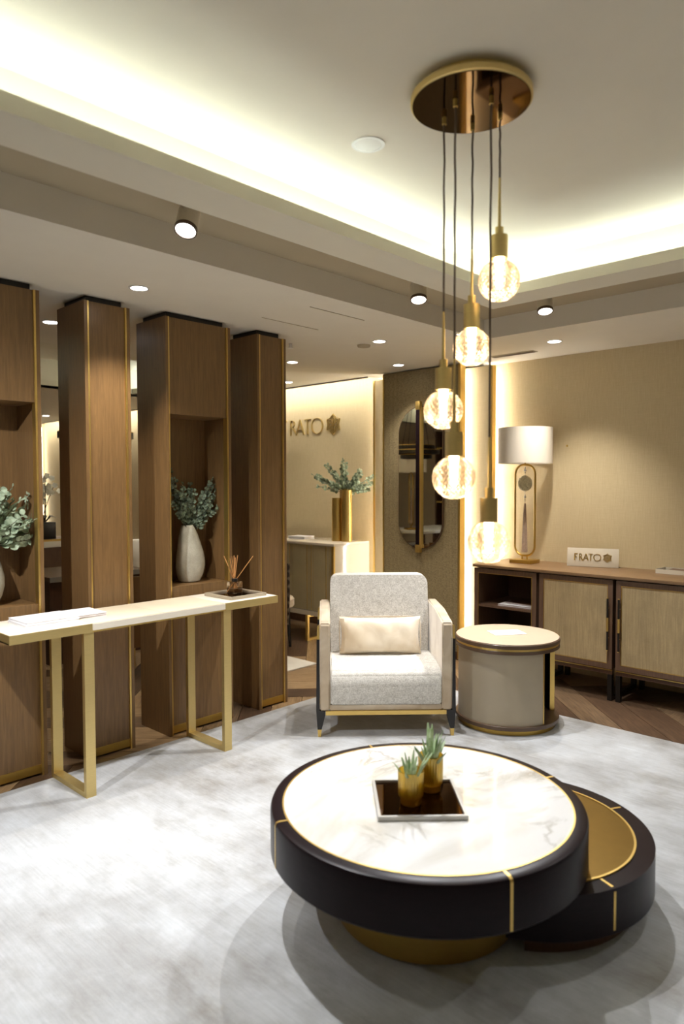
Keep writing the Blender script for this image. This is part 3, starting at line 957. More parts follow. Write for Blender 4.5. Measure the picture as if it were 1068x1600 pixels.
tube(bm, pts, .0035, 6, closed=True); bm.transform(Matrix.Rotation(math.radians(-12), 4, 'X'))
obj('piping', bm, M['velvet'], c_)

# ================================================================== ROUND SIDE TABLE
t = thing('side_table', 'drum side table in taupe leather with gold edges right of the armchair', 'side table', (3.955, 2.315, 0))
va = math.atan2(-2.315, -3.955)       # towards the camera
bm = B(); cyl(bm, (0, 0), .30, 0, .032, 72); obj('base_ring', bm, M['gold_dark'], t)
bm = B(); cyl(bm, (0, 0), .322, .032, .056, 72, bev=.002); obj('base_disc', bm, M['brown_edge'], t)
bm = B(); cyl(bm, (0, 0), .322, .488, .508, 72, bev=.002); obj('top_disc', bm, M['brown_edge'], t)
bm = B(); cyl(bm, (0, 0), .318, .508, .522, 72); obj('gold_band', bm, M['gold'], t)
bm = B(); cyl(bm, (0, 0), .324, .522, .545, 72, bev=.002); obj('top_disc', bm, M['brown_edge'], t)
bm = B(); cyl(bm, (0, 0), .318, .545, .55, 72, bev=.001); obj('leather_top', bm, M['table_leather'], t)
A0, A1 = va + math.radians(106), va + math.radians(45) + 2 * PI
bm = B(); lathe(bm, [(.305, .056), (.305, .488), (.285, .488), (.285, .056), (.305, .056)], 72, a0=A0, a1=A1); obj('drum', bm, M['table_leather_side'], t)
bm = B(); lathe(bm, [(.2845, .0565), (.2845, .4875), (.280, .4875), (.280, .0565), (.2845, .0565)], 60, a0=A0, a1=A1); obj('shade_lining', bm, M['espresso'], t)  # added dark layer: shade inside the drum given as colour
for a in (A0, A1):
    bm = B(); lathe(bm, [(.308, .056), (.308, .488), (.279, .488), (.279, .056), (.308, .056)], 2, a0=a - .012, a1=a + .012); obj('gold_edge', bm, M['gold'], t, smooth=False)
bm = B(); cyl(bm, (0, 0), .06, .056, .488, 24); obj('inner_post', bm, M['black'], t)
c = thing('leaflet', 'small white printed leaflet on the round side table', 'leaflet', (3.985, 2.335, .5504), -.62)
obj('sheet', bx(-.105, .105, -.07, .07, 0, .003), M['paper'], c, smooth=False)
M['ink'] = plain('grey_ink', 'a9a6a8', .7)
for k in range(5):
    obj('printed_line', bx(-.08, .02 + .01 * (k % 3), .045 - .02 * k, .05 - .02 * k, .003, .0033), M['ink'], c, smooth=False)

# ================================================================== COFFEE TABLE
def annulus(bm, r0, r1, z, n=96, c=(0, 0)):
    pass
t = thing('coffee_table', 'round two-tier coffee table, dark wood rim with white marble top', 'coffee table', (1.975, 1.475, 0))
R, zt, zb = .543, .40, .235
bm = B(); lathe(bm, [(.0, zb), (R - .012, zb), (R, zb + .012), (R, zt - .014), (R - .004, zt - .004), (R - .014, zt), (.502, zt), (.502, zt - .012), (0, zt - .012)], 128); obj('drum', bm, M['espresso'], t)
bm = B(); lathe(bm, [(.4965, zt - .012), (.502, zt - .012), (.502, zt + .0012), (.4965, zt + .0012), (.4965, zt - .012)], 128); obj('gold_ring', bm, M['gold'], t)
bm = B(); cyl(bm, (0, 0), .4965, zt - .012, zt + .0004, 128); obj('marble_top', bm, M['marble'], t)
def inlay(par, ang, r0, r1, z0, z1, cx=0, cy=0, w=.0045):
    a = math.radians(ang)
    bm = B()
    box(bm, r0, r1 - .012, -w, w, z1 - .001, z1 + .0006)
    box(bm, r1 - .001, r1 + .0008, -w, w, z0 + .012, z1 - .012)
    prism(bm, [(r1 - .012, z1 + .0006), (r1 - .003, z1 - .0035), (r1 + .0008, z1 - .012), (r1 - .004, z1 - .013), (r1 - .013, z1 - .002)], 1, -w, w)
    bm.transform(Matrix.Translation((cx, cy, 0)) @ Matrix.Rotation(a, 4, 'Z'))
    obj('gold_inlay', bm, M['gold'], par, smooth=False)
for a in (-117, -27, 63, 153): inlay(t, a, .502, R, zb, zt)
bm = B(); lathe(bm, [(0, 0), (.29, 0), (.312, .012), (.332, .10), (.345, .20), (.345, zb), (0, zb)], 96); obj('pedestal', bm, M['gold_dark'], t)
# lower tier: a disc bitten by the pedestal (crescent), 0.41 m away
dx, dy = .377, -.16
R2, z2, b2 = .465, .229, .075
def crescent(r, gap, n=90, c=(dx, dy)):
    out = []
    D = math.hypot(*c); base = math.atan2(c[1], c[0])
    # intersection of circle (c, r) with circle (0, gap)
    xi = (D * D + gap * gap - r * r) / (2 * D)
    yi = math.sqrt(max(0, gap * gap - xi * xi))
    a_out = math.atan2(yi, xi - D)
    a_in = math.atan2(yi, xi)
    P = []
    for i in range(n + 1):
        a = a_out - 2 * a_out * i / n
        P.append((D + r * math.cos(a), r * math.sin(a)))
    for i in range(1, n // 2):
        a = -a_in + 2 * a_in * i / (n // 2)
        P.append((gap * math.cos(a), gap * math.sin(a)))
    cb, sb = math.cos(base), math.sin(base)
    return [(x * cb - y * sb, x * sb + y * cb) for x, y in P]
lt = 'lower_tier'
bm = B(); prism(bm, crescent(R2, .352), 2, b2, z2 - .006)
bmesh.ops.bevel(bm, geom=[e for e in bm.edges if e.verts[0].co.z > z2 - .007 and e.verts[1].co.z > z2 - .007], offset=.006, segments=2, affect='EDGES')
lo = obj('lower_tier', bm, M['espresso'], t)
bm = B(); prism(bm, crescent(.40, .356), 2, z2 - .008, z2 - .0035); obj('bronze_plate', bm, M['bronze'], lo, smooth=False)
bm = B()
D_ = math.hypot(dx, dy); base_a = math.atan2(dy, dx)
lathe(bm, [(.395, z2 - .008), (.403, z2 - .008), (.403, z2 - .001), (.395, z2 - .001), (.395, z2 - .008)], 90, c=(dx, dy), a0=base_a - 2.05, a1=base_a + 2.05)
obj('gold_ring', bm, M['gold'], lo)
for a in (-112, -28.5): inlay(lo, a, .403, R2, b2, z2 - .006, dx, dy)
bm = B(); prism(bm, crescent(.40, .37), 2, 0, b2); obj('plinth', bm, M['walnut_dark'], lo, smooth=False)

t = thing('tray', 'square silver tray with bronze mirror on the marble coffee table', 'tray', (1.932, 1.478, .4008), PI / 4)
q = .148
bm = B(); ring(bm, -q, q, -q, q, -q + .01, q - .01, -q + .01, q - .01, 0, .016); obj('rim', bm, M['white'], t, smooth=False)
M['silver'] = plain('silver_frame', 'b9b7b2', .35, metal=.6)
t.children[0].data.materials[0] = M['silver']
obj('mirror_base', bx(-q + .01, q - .01, -q + .01, q - .01, 0, .008), M['bronze_mirror'], t, smooth=False)
def votive(x, y, h, label, lab2, seed, tall):
    t = thing('glass_tumbler', label, 'tumbler', (x, y, .4092))
    bm = B(); n = 168
    prof = [(.034, 0), (.036, .004), (.036, .022), (.041, .027), (.043, .034), (.044, h), (.0415, h), (.040, .036), (.0, .03)]
    lathe(bm, prof, n)
    for v in bm.verts:
        if v.co.z > .03 and math.hypot(v.co.x, v.co.y) > .0425:
            a = math.atan2(v.co.y, v.co.x); k = 1 + .03 * abs(math.cos(a * 14)) - .015
            v.co.x *= k; v.co.y *= k
    obj('fluted_wall', bm, M['amber'], t)
    bm = B(); cyl(bm, (0, 0), .034, .0005, .022, 32); obj('base', bm, M['gold_dark'], t)
    bm = B(); cyl(bm, (0, 0), .036, .037, h * .55, 24); obj('soil', bm, M['stem'], t)
    rr = random.Random(seed)
    p = thing('succulent', lab2, 'plant', (x, y, .4092 + h * .55 + .0005))
    for k in range(30 if tall else 26):
        a = rr.uniform(0, 2 * PI); r_ = rr.uniform(.2, 1.0); L = rr.uniform(.09, .165) if tall else rr.uniform(.07, .125)
        d = Vector((math.cos(a) * r_ * .42, math.sin(a) * r_ * .42, 1)).normalized()
        b0 = Vector((math.cos(a) * r_ * .022, math.sin(a) * r_ * .022, 0))
        bm = B(); side = d.cross(Vector((0, 0, 1))); side = side.normalized() if side.length > .01 else Vector((1, 0, 0))
        bend = Vector((math.cos(a), math.sin(a), -.3)) * L * .25 * r_
        nn = 7; W2 = (.0085 if tall else .006)
        rings = []
        for i in range(nn + 1):
            f = i / nn; c = b0 + d * L * f + bend * f * f
            wd = W2 * (math.sin(PI * min(1, f * .85 + .12)) ** .7) + .0006
            th_ = side.cross(d) * wd * .35
            rings.append([bm.verts.new(c + side * wd), bm.verts.new(c + th_), bm.verts.new(c - side * wd), bm.verts.new(c - th_)])
        for A, C_ in zip(rings, rings[1:]):
            for i in range(4): bm.faces.new((A[i], A[(i + 1) % 4], C_[(i + 1) % 4], C_[i]))
        bm.faces.new(rings[0][::-1]); bm.faces.new(rings[-1])
        obj('leaf', bm, M['green'], p)
votive(1.890, 1.474, .115, 'front amber fluted glass tumbler on the mirrored tray', 'thin green sprigs in the front amber tumbler', 4, False)
votive(2.022, 1.488, .128, 'rear amber fluted glass tumbler on the mirrored tray', 'tall pale green leaves in the rear amber tumbler', 9, True)

# ================================================================== PENDANT LIGHT
CZ = 2.76
t = thing('pendant_light', 'brass and bronze mirrored canopy with five hanging cut-glass globes', 'pendant light', (1.955, 1.287, CZ))
bm = B(); lathe(bm, [(0, 0), (.16, 0), (.16, -.024), (.189, -.024), (.192, -.027), (.192, -.044), (.187, -.047), (0, -.047)], 96); obj('canopy', bm, M['gold_soft'], t)
bm = B(); cyl(bm, (0, 0), .186, -.050, -.0472, 96); obj('mirror_plate', bm, M['canopy_mirror'], t)
pend = [(1.959, 1.393, 2.075, 1.916, 1.888, 1.818, 1.750, .0655), (1.893, 1.304, 1.90, 1.700, 1.667, 1.592, 1.522, .070),
        (2.055, 1.346, 2.291, 2.137, 2.107, 2.028, 1.965, .0635), (1.956, 1.213, 1.650, 1.490, 1.457, 1.382, 1.316, .068),
        (2.058, 1.243, 2.499, 2.340, 2.313, 2.241, 2.168, .068)]
def globe_mesh(R_, ztop):
    """cut-glass globe: smooth shoulder, diamond facets below"""
    bm = B(); n = 26
    top = math.acos(min(.93, ztop / R_))
    cut0 = top + .55
    rows = 14
    prof = [(R_ * math.sin(top + (cut0 - top) * i / 5), R_ * math.cos(top + (cut0 - top) * i / 5)) for i in range(6)]
    N2 = n
    rings = []
    for r_, z_ in prof: rings.append([bm.verts.new((r_ * math.cos(2 * PI * i / N2), r_ * math.sin(2 * PI * i / N2), z_)) for i in range(N2)])
    for j in range(1, rows + 1):
        ph = cut0 + (PI - .16 - cut0) * j / rows
        off = .5 * (j % 2)
        rings.append([bm.verts.new((R_ * math.sin(ph) * math.cos(2 * PI * (i + off) / N2), R_ * math.sin(ph) * math.sin(2 * PI * (i + off) / N2), R_ * math.cos(ph))) for i in range(N2)])
    for k in range(5):
        for i in range(N2):
            A, C_ = rings[k], rings[k + 1]; j = (i + 1) % N2
            bm.faces.new((A[i], A[j], C_[j], C_[i])).smooth = True
    D = rings[5:]
    for j in range(len(D) - 1):
        if j == 0:
            for i in range(N2):      # zigzag start row
                bm.faces.new((D[0][i], D[0][(i + 1) % N2], D[1][i]))
        if j + 2 < len(D):
            for i in range(N2):
                if j % 2 == 0: a, l, r_, b_ = D[j][i], D[j + 1][(i - 1) % N2], D[j + 1][i], D[j + 2][i]
                else: a, l, r_, b_ = D[j][i], D[j + 1][i], D[j + 1][(i + 1) % N2], D[j + 2][i]
                m_ = (a.co + l.co + r_.co + b_.co) / 4
                m_ = bm.verts.new(m_ * .955)
                for u_, v_ in ((a, l), (l, b_), (b_, r_), (r_, a)): bm.faces.new((u_, v_, m_))
    L2, L1 = D[-1], D[-2]
    pole = bm.verts.new((0, 0, -R_))
    for i in range(N2):
        bm.faces.new((L2[i], L2[(i + 1) % N2], pole))
        k = i if (len(D) - 2) % 2 == 0 else (i + 1) % N2
        a = L1[(i + 1) % N2]
        if (len(D) - 2) % 2 == 0: bm.faces.new((L2[i], a, L2[(i + 1) % N2])) if False else None
    for i in range(N2):                # last zigzag triangles
        if (len(D) - 1) % 2 == 0: bm.faces.new((L2[i], L2[(i + 1) % N2], L1[i]))
        else: bm.faces.new((L2[i], L2[(i + 1) % N2], L1[(i + 1) % N2]))
    return bm
for (x, y, zr, zn, zs, ze, zg, gr) in pend:
    lx, ly = x - 1.955, y - 1.287
    d_ = obj('pendant_globe', (lambda bm: (cyl(bm, (0, 0), .0215, zs - zg, zs - zg - .0, 8), bm)[1])(B()), M['gold_soft']) if False else None
    O = Vector((lx, ly, 0)); Z = lambda z: z - CZ
    bm = B(); cyl(bm, (lx, ly), .0075, -.075, -.050, 16, bev=.001); g0 = obj('cord_grip', bm, M['gold'], t)
    bm = B()
    pts = []
    for i in range(15):
        f = i / 14; zz = -.06 + (Z(zr) + .06) * f
        wob = .0012 * math.sin(f * 23 + x * 40) * (1 - f)
        pts.append((lx + wob, ly - wob, zz))
    tube(bm, pts, .0034, 8); obj('cord', bm, M['cord'], t)
    bm = B(); lathe(bm, [(0, Z(zr)), (.0038, Z(zr)), (.0055, Z(zn)), (.0135, Z(zn)), (.0135, Z(zs)), (.0275, Z(zs)), (.0275, Z(ze) - .002), (.022, Z(ze) - .002), (.022, Z(ze) + .01), (0, Z(ze) + .01)], 32, c=(lx, ly))
    so = obj('socket', bm, M['gold_soft'], t)
    bm = globe_mesh(gr, ze - zg)
    bm.transform(Matrix.Translation((lx, ly, Z(zg))))
    bmesh.ops.recalc_face_normals(bm, faces=bm.faces[:])
    me = bpy.data.meshes.new('globe'); bm.to_mesh(me); bm.free(); me.materials.append(M['globe'])
    go = bpy.data.objects.new('glass_globe', me); COL.objects.link(go); go.parent = t
    bm = B(); lathe(bm, [(0, Z(ze) + .008), (.0155, Z(ze) + .008), (.0155, Z(ze) - .01), (.0125, Z(ze) - .03), (.0105, Z(ze) - .09), (.007, Z(ze) - .099), (0, Z(ze) - .1)], 24, c=(lx, ly))
    obj('bulb', bm, M['bulb'], t)

# ================================================================== CABINETS ON THE RIGHT WALL
def cabinet(y0, y1, label, door=True, hinge='r', handle_y=None):
    t = thing('cabinet', label, 'cabinet', (5.08, (y0 + y1) / 2, 0), 0, 'cabinet units under one top')
    f = 4.822
    F = .035
    zb, zt = .212, .835
    obj('body_side', bx(f + .02, 5.34, y0 + .001, y0 + .02, zb, zt), M['cabinet_wood'], t, True, smooth=False)
    obj('body_side', bx(f + .02, 5.34, y1 - .02, y1 - .001, zb, zt), M['cabinet_wood'], t, True, smooth=False)
    obj('body_back', bx(5.32, 5.34, y0 + .02, y1 - .02, zb, zt), M['walnut_dark'], t, True, smooth=False)
    obj('body_top', bx(f + .02, 5.32, y0 + .02, y1 - .02, zt - .02, zt), M['cabinet_wood'], t, True, smooth=False)
    obj('body_floor', bx(f + .02, 5.32, y0 + .02, y1 - .02, zb, zb + .02), M['cabinet_wood'], t, True, smooth=False)
    def frame(a, c, par, yy0=y0, yy1=y1):
        bm = B()
        box(bm, a, c, yy0, yy1, zt - F, zt); box(bm, a, c, yy0, yy1, zb, zb + F)
        box(bm, a, c, yy0, yy0 + F, zb + F, zt - F); box(bm, a, c, yy1 - F, yy1, zb + F, zt - F)
        return obj('door_frame' if door else 'face_frame', bm, M['cabinet_wood'], par, True, smooth=False)
    if door:
        d = obj('door', bx(f + .006, f + .016, y0 + F + .004, y1 - F - .004, zb + F + .004, zt - F - .004), M['door_cloth'], t, True, smooth=False)
        frame(f, f + .02, d)
        e = .004
        bm = B(); a, c = f + .002, f + .008
        yy0, yy1, za, zc = y0 + F, y1 - F, zb + F, zt - F
        box(bm, a, c, yy0, yy1, zc - e, zc); box(bm, a, c, yy0, yy1, za, za + e); box(bm, a, c, yy0, yy0 + e, za + e, zc - e); box(bm, a, c, yy1 - e, yy1, za + e, zc - e)
        obj('gold_bead', bm, M['gold_dark'], d, True, smooth=False)
        if handle_y:
            bm = B(); tube(bm, [(f - .022, handle_y, .345), (f - .022, handle_y, .71)], .0065, 12)
            h = obj('handle', bm, M['black'], d, True)
            obj_ = B(); tube(obj_, [(f - .022, handle_y, .478), (f - .022, handle_y, .574)], .0082, 12)
            for z_ in (.345, .71): tube(obj_, [(f - .022, handle_y, z_ - .003), (f - .022, handle_y, z_ + .003)], .0068, 10)
            for z_ in (.43, .64): tube(obj_, [(f - .024, handle_y, z_), (f, handle_y, z_)], .0035, 8)
            o = obj('handle_gold', obj_, M['gold'], d, False)
            o.data.transform(Matrix.Translation(-(t.location)))
    else:
        frame(f, f + .02, t)
        e = .004
        bm = B(); a, c = f - .001, f + .004
        yy0, yy1, za, zc = y0 + F, y1 - F, zb + F, zt - F
        box(bm, a, c, yy0, yy1, zc - e, zc); box(bm, a, c, yy0, yy0 + e, za + e, zc - e); box(bm, a, c, yy1 - e, yy1, za + e, zc - e)
        obj('gold_bead', bm, M['gold_dark'], t, True, smooth=False)
        obj('shelf', bx(f + .004, 5.32, y0 + .02, y1 - .02, .53, .548), M['cabinet_wood'], t, True, smooth=False)
    obj('gold_line', bx(f + .004, f + .012, y0, y1, zb - .012, zb - .006), M['gold'], t, True, smooth=False)
    obj('under_rail', bx(f + .012, f + .03, y0, y1, zb - .04, zb), M['walnut_dark'], t, True, smooth=False)
    for yy in (y0, y1 - .035):
        for xx in (f + .005, 5.25):
            bm = B(); box(bm, xx, xx + .035, yy + .002, yy + .033, -.012, zb - .04 if xx < 5 else zb)
            obj('leg', bm, M['black'], t, True, smooth=False)
    bm = B(); box(bm, f + .04, 5.25, y0 + .002, y0 + .03, -.012, .02); obj('foot_rail', bm, M['black'], t, True, smooth=False)
cabinet(2.58, 3.122, 'open-fronted shelf cabinet unit at the panel end of the row', False)
cabinet(2.0, 2.556, 'fabric-door cabinet unit in the middle, handle at its right', True, handle_y=2.026)
cabinet(1.42, 1.976, 'fabric-door cabinet unit cut by the right picture edge', True, handle_y=1.948)
tp = obj('cabinet_worktop', bx(4.80, 5.357, 1.30, 3.125, .845, .867, bev=.002), M['cabinet_top'])
tag(tp, 'long taupe wood top running over the row of cabinets', 'worktop')
obj('spacer', bx(4.86, 5.33, 1.44, 3.10, .835, .845), M['black'], tp, smooth=False)
book(4.98, 2.80, .5482, .22, .28, .012, .08, 'magazine', 'lower magazine on the open cabinet shelf', 'magazine', ('paper', 'paper_pink'), 'magazines in the cabinet')
book(5.02, 2.76, .5604, .21, .27, .012, -.1, 'magazine', 'upper dark magazine on the open cabinet shelf', 'magazine', ('walnut_dark', 'paper_pink'), 'magazines in the cabinet')

# name plate
a = Vector((5.169, 2.507, 0)); b_ = Vector((5.272, 2.144, 0))
t = thing('name_plate', 'cream plaque with gold FRATO letters leaning on the cabinet top', 'sign', tuple(a.lerp(b_, .5).xy) + (.8672,), math.atan2((b_ - a).y, (b_ - a).x))
tilt = Matrix.Rotation(math.radians(-9), 4, 'X')
bm = B(); box(bm, -.188, .188, 0, .014, .001, .143, bev=.001); bm.transform(tilt)
obj('plate', bm, M['cream_gloss'], t)
obj('stand', bx(-.188, .188, .012, .06, 0, .006), M['brown_edge'], t, smooth=False)
k = .30
lettering(t, tilt @ Matrix.Translation((-.138, 0, .048)), M['gold_dark'],
          [('F', 0, 0, .03, .052), ('R', .037, 0, .031, .052), ('A', .070, 0, .038, .052), ('T', .109, 0, .032, .052), ('O', .144, -.001, .056, .054)],
          .0075, .004, .034, (.245, .026))
# catalogue box on the right
t = thing('catalogue_box', 'open brown and white tray box cut by the right picture edge', 'box', (5.25, 1.68, .8672))
bm = B(); ring(bm, -.09, .09, -.16, .155, -.082, .082, -.152, .147, 0, .03); obj('rim', bm, M['cream_gloss'], t, smooth=False)
obj('base', bx(-.082, .082, -.152, .147, 0, .006), M['espresso'], t, smooth=False)
obj('insert', bx(-.075, .07, -.145, .09, .006, .026), M['cabinet_wood'], t, smooth=False)
# tiny gleam on the wall, put in as a brass-coloured chip
bm = B(); box(bm, 5.354, 5.36, 2.60, 2.612, 1.80, 1.815); 
tag(obj('wall_gleam', bm, M['gold_dark'], smooth=False), 'tiny gleam on the wall right of the lamp shade, drawn as a brass chip', 'wall mark')

# table lamp
t = thing('table_lamp', 'gold loop table lamp with cream drum shade on the cabinet top', 'lamp', (5.14, 2.855, .8672))
def table_lamp(t):
    obj('base', bx(-.075, .075, -.095, .095, 0, .028, bev=.003), M['gold_dark'], t)
    hw, z0, z1, rr_ = .088, .06, .79, .075
    pts = []
    for cx, cz, a0 in ((hw - rr_, z1 - rr_, 0), (-hw + rr_, z1 - rr_, PI / 2), (-hw + rr_, z0 + rr_, PI), (hw - rr_, z0 + rr_, 1.5 * PI)):
        for i in range(7):
            a = a0 + PI / 2 * i / 6
            pts.append((0, cx + rr_ * math.cos(a), cz + rr_ * math.sin(a)))
    bm = B(); tube(bm, pts, .0085, 8, closed=True); obj('loop', bm, M['gold_dark'], t)
    for y_ in (-.022, .022):
        bm = B(); tube(bm, [(0, y_, .026), (0, y_, .064)], .006, 10); obj('peg', bm, M['gold_dark'], t)
    bm = B(); tube(bm, [(0, 0, .785), (0, 0, .84)], .006, 10); obj('stem', bm, M['gold_dark'], t)
    bm = B(); R0, z_a, z_b = .213, .80, 1.083
    lathe(bm, [(R0, z_a), (R0, z_b), (R0 - .004, z_b), (R0 - .004, z_a), (R0, z_a)], 56); obj('shade', bm, M['shade'], t)
    bm = B(); lathe(bm, [(0, .83), (.04, .83), (.04, .834), (0, .834)], 20)
    for a in (0, 2.1, 4.2): tube(bm, [(.035 * math.cos(a), .035 * math.sin(a), .832), (.21 * math.cos(a), .21 * math.sin(a), .832)], .002, 6)
    obj('shade_ring', bm, M['gold_dark'], t)
    bm = B(); tube(bm, [(0, 0, .782), (0, 0, .30)], .0012, 6)
    for z_, r_ in ((.765, .007), (.745, .012), (.725, .006), (.545, .006), (.53, .011), (.51, .006), (.495, .004)):
        lathe(bm, [(0, z_ - r_), (r_ * .7, z_ - r_ * .6), (r_, z_), (r_ * .7, z_ + r_ * .6), (0, z_ + r_)], 10)
    obj('beads', bm, M['silver'], t)
    # carved openwork disc
    bm = B()
    n = 36
    lathe(bm, [(0, -.008), (.058, -.007), (.064, 0), (.058, .007), (0, .008)], n)
    rr = random.Random(2)
    for k in range(60):
        a = rr.uniform(0, 2 * PI); q_ = rr.uniform(0, .056); r_ = rr.uniform(.004, .008)
        for sg in (-1, 1):
            bmesh.ops.create_icosphere(bm, subdivisions=1, radius=r_, matrix=Matrix.Translation((q_ * math.cos(a), q_ * math.sin(a), sg * .006)))
    bm.transform(Matrix.Translation((0, 0, .64)) @ Matrix.Rotation(PI / 2, 4, 'Y'))
    obj('carved_disc', bm, M['jade'], t)
    bm = B(); lathe(bm, [(0, .48), (.007, .478), (.009, .45), (.016, .30), (.022, .085), (0, .085)], 16)
    for v in bm.verts:
        a = math.atan2(v.co.y, v.co.x); kk = 1 + .12 * math.cos(a * 8); v.co.x *= kk; v.co.y *= kk
    obj('tassel', bm, M['tassel'], t)
M['jade'] = plain('pale_carved_stone', 'cfc7a4', .45, var=.1, vs=60)
M['tassel'] = plain('mauve_tassel', 'b8a08e', .8, var=.1, vs=50)
table_lamp(t)

# ================================================================== FAR ROOM (seen past the columns)
# cream sideboard under the lettering
t = thing('sideboard', 'cream sideboard with grooved champagne doors under the gold wall letters', 'sideboard', (4.95, 5.3, 0))
y0, y1 = 4.567, 6.6
obj('top', bx(4.69, 5.19, y0, y1, .925, .95, bev=.002), M['cream_gloss'], t, True)
obj('end_panel', bx(4.71, 5.19, y0, y0 + .03, .27, .925), M['cream_gloss'], t, True, smooth=False)
obj('end_panel', bx(4.71, 5.19, y1 - .03, y1, .27, .925), M['cream_gloss'], t, True, smooth=False)
obj('body', bx(4.73, 5.19, y0 + .03, y1 - .03, .27, .925), M['champagne'], t, True, smooth=False)
obj('bottom_rail', bx(4.70, 4.73, y0, y1, .24, .285), M['cream_gloss'], t, True, smooth=False)
obj('gold_edge', bx(4.69, 4.71, y0, y0 + .028, .27, .925), M['gold'], t, True, smooth=False)
yy = y0 + .035
k = 0
wd = [.05, .045, .17, .03, .03, .03, .2, .05, .2, .03, .03, .03, .2, .05, .2, .03, .03, .2]
for w_ in wd:
    if yy + w_ > y1 - .03: break
    o = obj('door_panel', bx(4.712 + .004 * (k % 2), 4.73, yy, yy + w_ - .008, .29, .92), M['champagne'], t, True, smooth=False)
    obj('gold_groove', bx(4.718, 4.7305, yy + w_ - .008, yy + w_, .29, .92), M['gold'], t, True, smooth=False)
    yy += w_; k += 1
for ya in (4.93, 6.0):
    bm = B(); box(bm, 4.70, 4.725, ya, ya + .03, -.012, .24); box(bm, 5.15, 5.175, ya, ya + .03, -.012, .24); box(bm, 4.725, 5.15, ya, ya + .03, -.012, .014); box(bm, 4.725, 5.15, ya, ya + .03, .215, .24)
    obj('leg_frame', bm, M['gold'], t, True, smooth=False)
obj('stretcher', bx(4.93, 4.945, 4.6, 6.5, .19, .205), M['gold'], t, True, smooth=False)
t_ = book(4.95, 5.28, .9502, .16, .22, .028, .1, 'box_file', 'small white box on the sideboard beside the last column', 'box', ('paper', 'paper'))
for (x, y, r_, h, lab) in ((4.98, 4.80, .052, .42, 'shortest gold cylinder vase, front left, on the cream sideboard'),
                           (5.0, 4.69, .052, .50, 'middle-height gold cylinder vase, front right, on the cream sideboard'),
                           (5.09, 4.80, .05, .55, 'tallest gold cylinder vase, at the back, on the cream sideboard')):
    bm = B(); lathe(bm, [(0, 0), (r_, 0), (r_, h), (r_ - .004, h), (r_ - .004, .02), (0, .02)], 36)
    o = obj('cylinder_vase', bm, M['gold']); o.location = (x, y, .9502); tag(o, lab, 'vase')
u = Vector((.69, -.72, 0))   # picture-right direction on the ground
dirs = []
for a, z, L in ((-.95, .75, .34), (-.75, .6, .30), (-.55, .95, .3), (-.2, 1, .30), (.1, 1, .26), (.35, .9, .24), (.8, .75, .34), (1, .5, .28), (.9, .25, .2), (-.9, .35, .24), (-.3, .8, .2), (.3, .5, .18), (.05, 1, .2), (.75, .95, .2)):
    dirs.append(((u.x * a, u.y * a, z), L))
bouquet('eucalyptus', 'pale green eucalyptus sprigs rising from the gold cylinder vases', 'plant', (5.0, 4.70, 1.445), dirs, .045, 14, M['eucalyptus'], 31, .03)

# bronze curved-back chairs, white table, lamp, chandelier, bookcase (seen in the mirror)
def shell_chair(x, y, rz, label, mat, back_mat):
    t = thing('tub_chair', label, 'chair', (x, y, .0008), rz, 'tub chairs in the far room')
    bm = B(); cyl(bm, (0, 0), .24, .38, .47, 40, bev=.015); obj('seat', bm, M['velvet'], t)
    bm = B(); lathe(bm, [(.27, .25), (.29, .5), (.29, .80), (.265, .80), (.265, .5), (.25, .25), (.27, .25)], 40, a0=PI * .05, a1=PI * .95); obj('backrest', bm, back_mat, t)
    for a in (.8, 2.3, 3.9, 5.5):
        bm = B(); tube(bm, [(.2 * math.cos(a), .2 * math.sin(a), -.0), (.18 * math.cos(a), .18 * math.sin(a), .385)], .013, 10, r_end=.018); obj('leg', bm, mat, t)
    return t
shell_chair(4.22, 4.95, 1.75, 'dark woven tub chair glimpsed at the edge of the last column', M['black'], M['woven_dark'])
shell_chair(3.62, 5.15, PI, 'tan lacquered tub chair at the white table in the far room', M['gold_dark'], M['bronze_lacquer'])
shell_chair(2.9, 5.12, PI + .1, 'second tan tub chair at the white table in the far room', M['gold_dark'], M['bronze_lacquer'])
t = thing('desk', 'brown desk with a pale metal edge seen between the first columns', 'table', (3.0, 6.1, 0))
obj('top', bx(2.55, 3.45, 5.75, 6.5, .70, .735), M['cabinet_wood'], t, True, smooth=False)
obj('metal_edge', bx(2.55, 3.45, 5.742, 5.75, .695, .738), M['silver'], t, True, smooth=False)
obj('front_panel', bx(2.57, 3.43, 5.80, 5.83, -.012, .70), M['walnut_dark'], t, True, smooth=False)
for x_ in (2.57, 3.40):
    obj('side_panel', bx(x_, x_ + .03, 5.83, 6.45, -.012, .70), M['walnut_dark'], t, True, smooth=False)
t = thing('white_table', 'white lacquer table carrying the far lamp, seen in the oval mirror', 'table', (1.8, 6.15, 0))
obj('top', bx(1.1, 2.44, 5.75, 6.55, .83, .87, bev=.003), M['white'], t, True)
for x_ in (1.14, 2.34):
    for y_ in (5.8, 6.45):
        obj('leg', bx(x_, x_ + .06, y_, y_ + .06, -.012, .83), M['walnut_dark'], t, True, smooth=False)
t = thing('credenza', 'brown credenza with white top edge behind the gap of the first columns', 'cabinet', (3.3, 7.35, 0))
obj('body', bx(2.6, 3.65, 7.1, 7.5, .15, .87), M['cabinet_wood'], t, True, smooth=False)
obj('gold_line', bx(2.595, 3.655, 7.092, 7.1, .93, .95), M['gold'], t, True, smooth=False)
obj('top', bx(2.58, 3.67, 7.08, 7.52, .87, .93), M['white'], t, True, smooth=False)
obj('metal_strip', bx(2.59, 3.66, 7.09, 7.1, .53, .56), M['silver'], t, True, smooth=False)
obj('top_board', bx(2.58, 3.67, 7.1, 7.52, .93, .95), M['walnut_dark'], t, True, smooth=False)
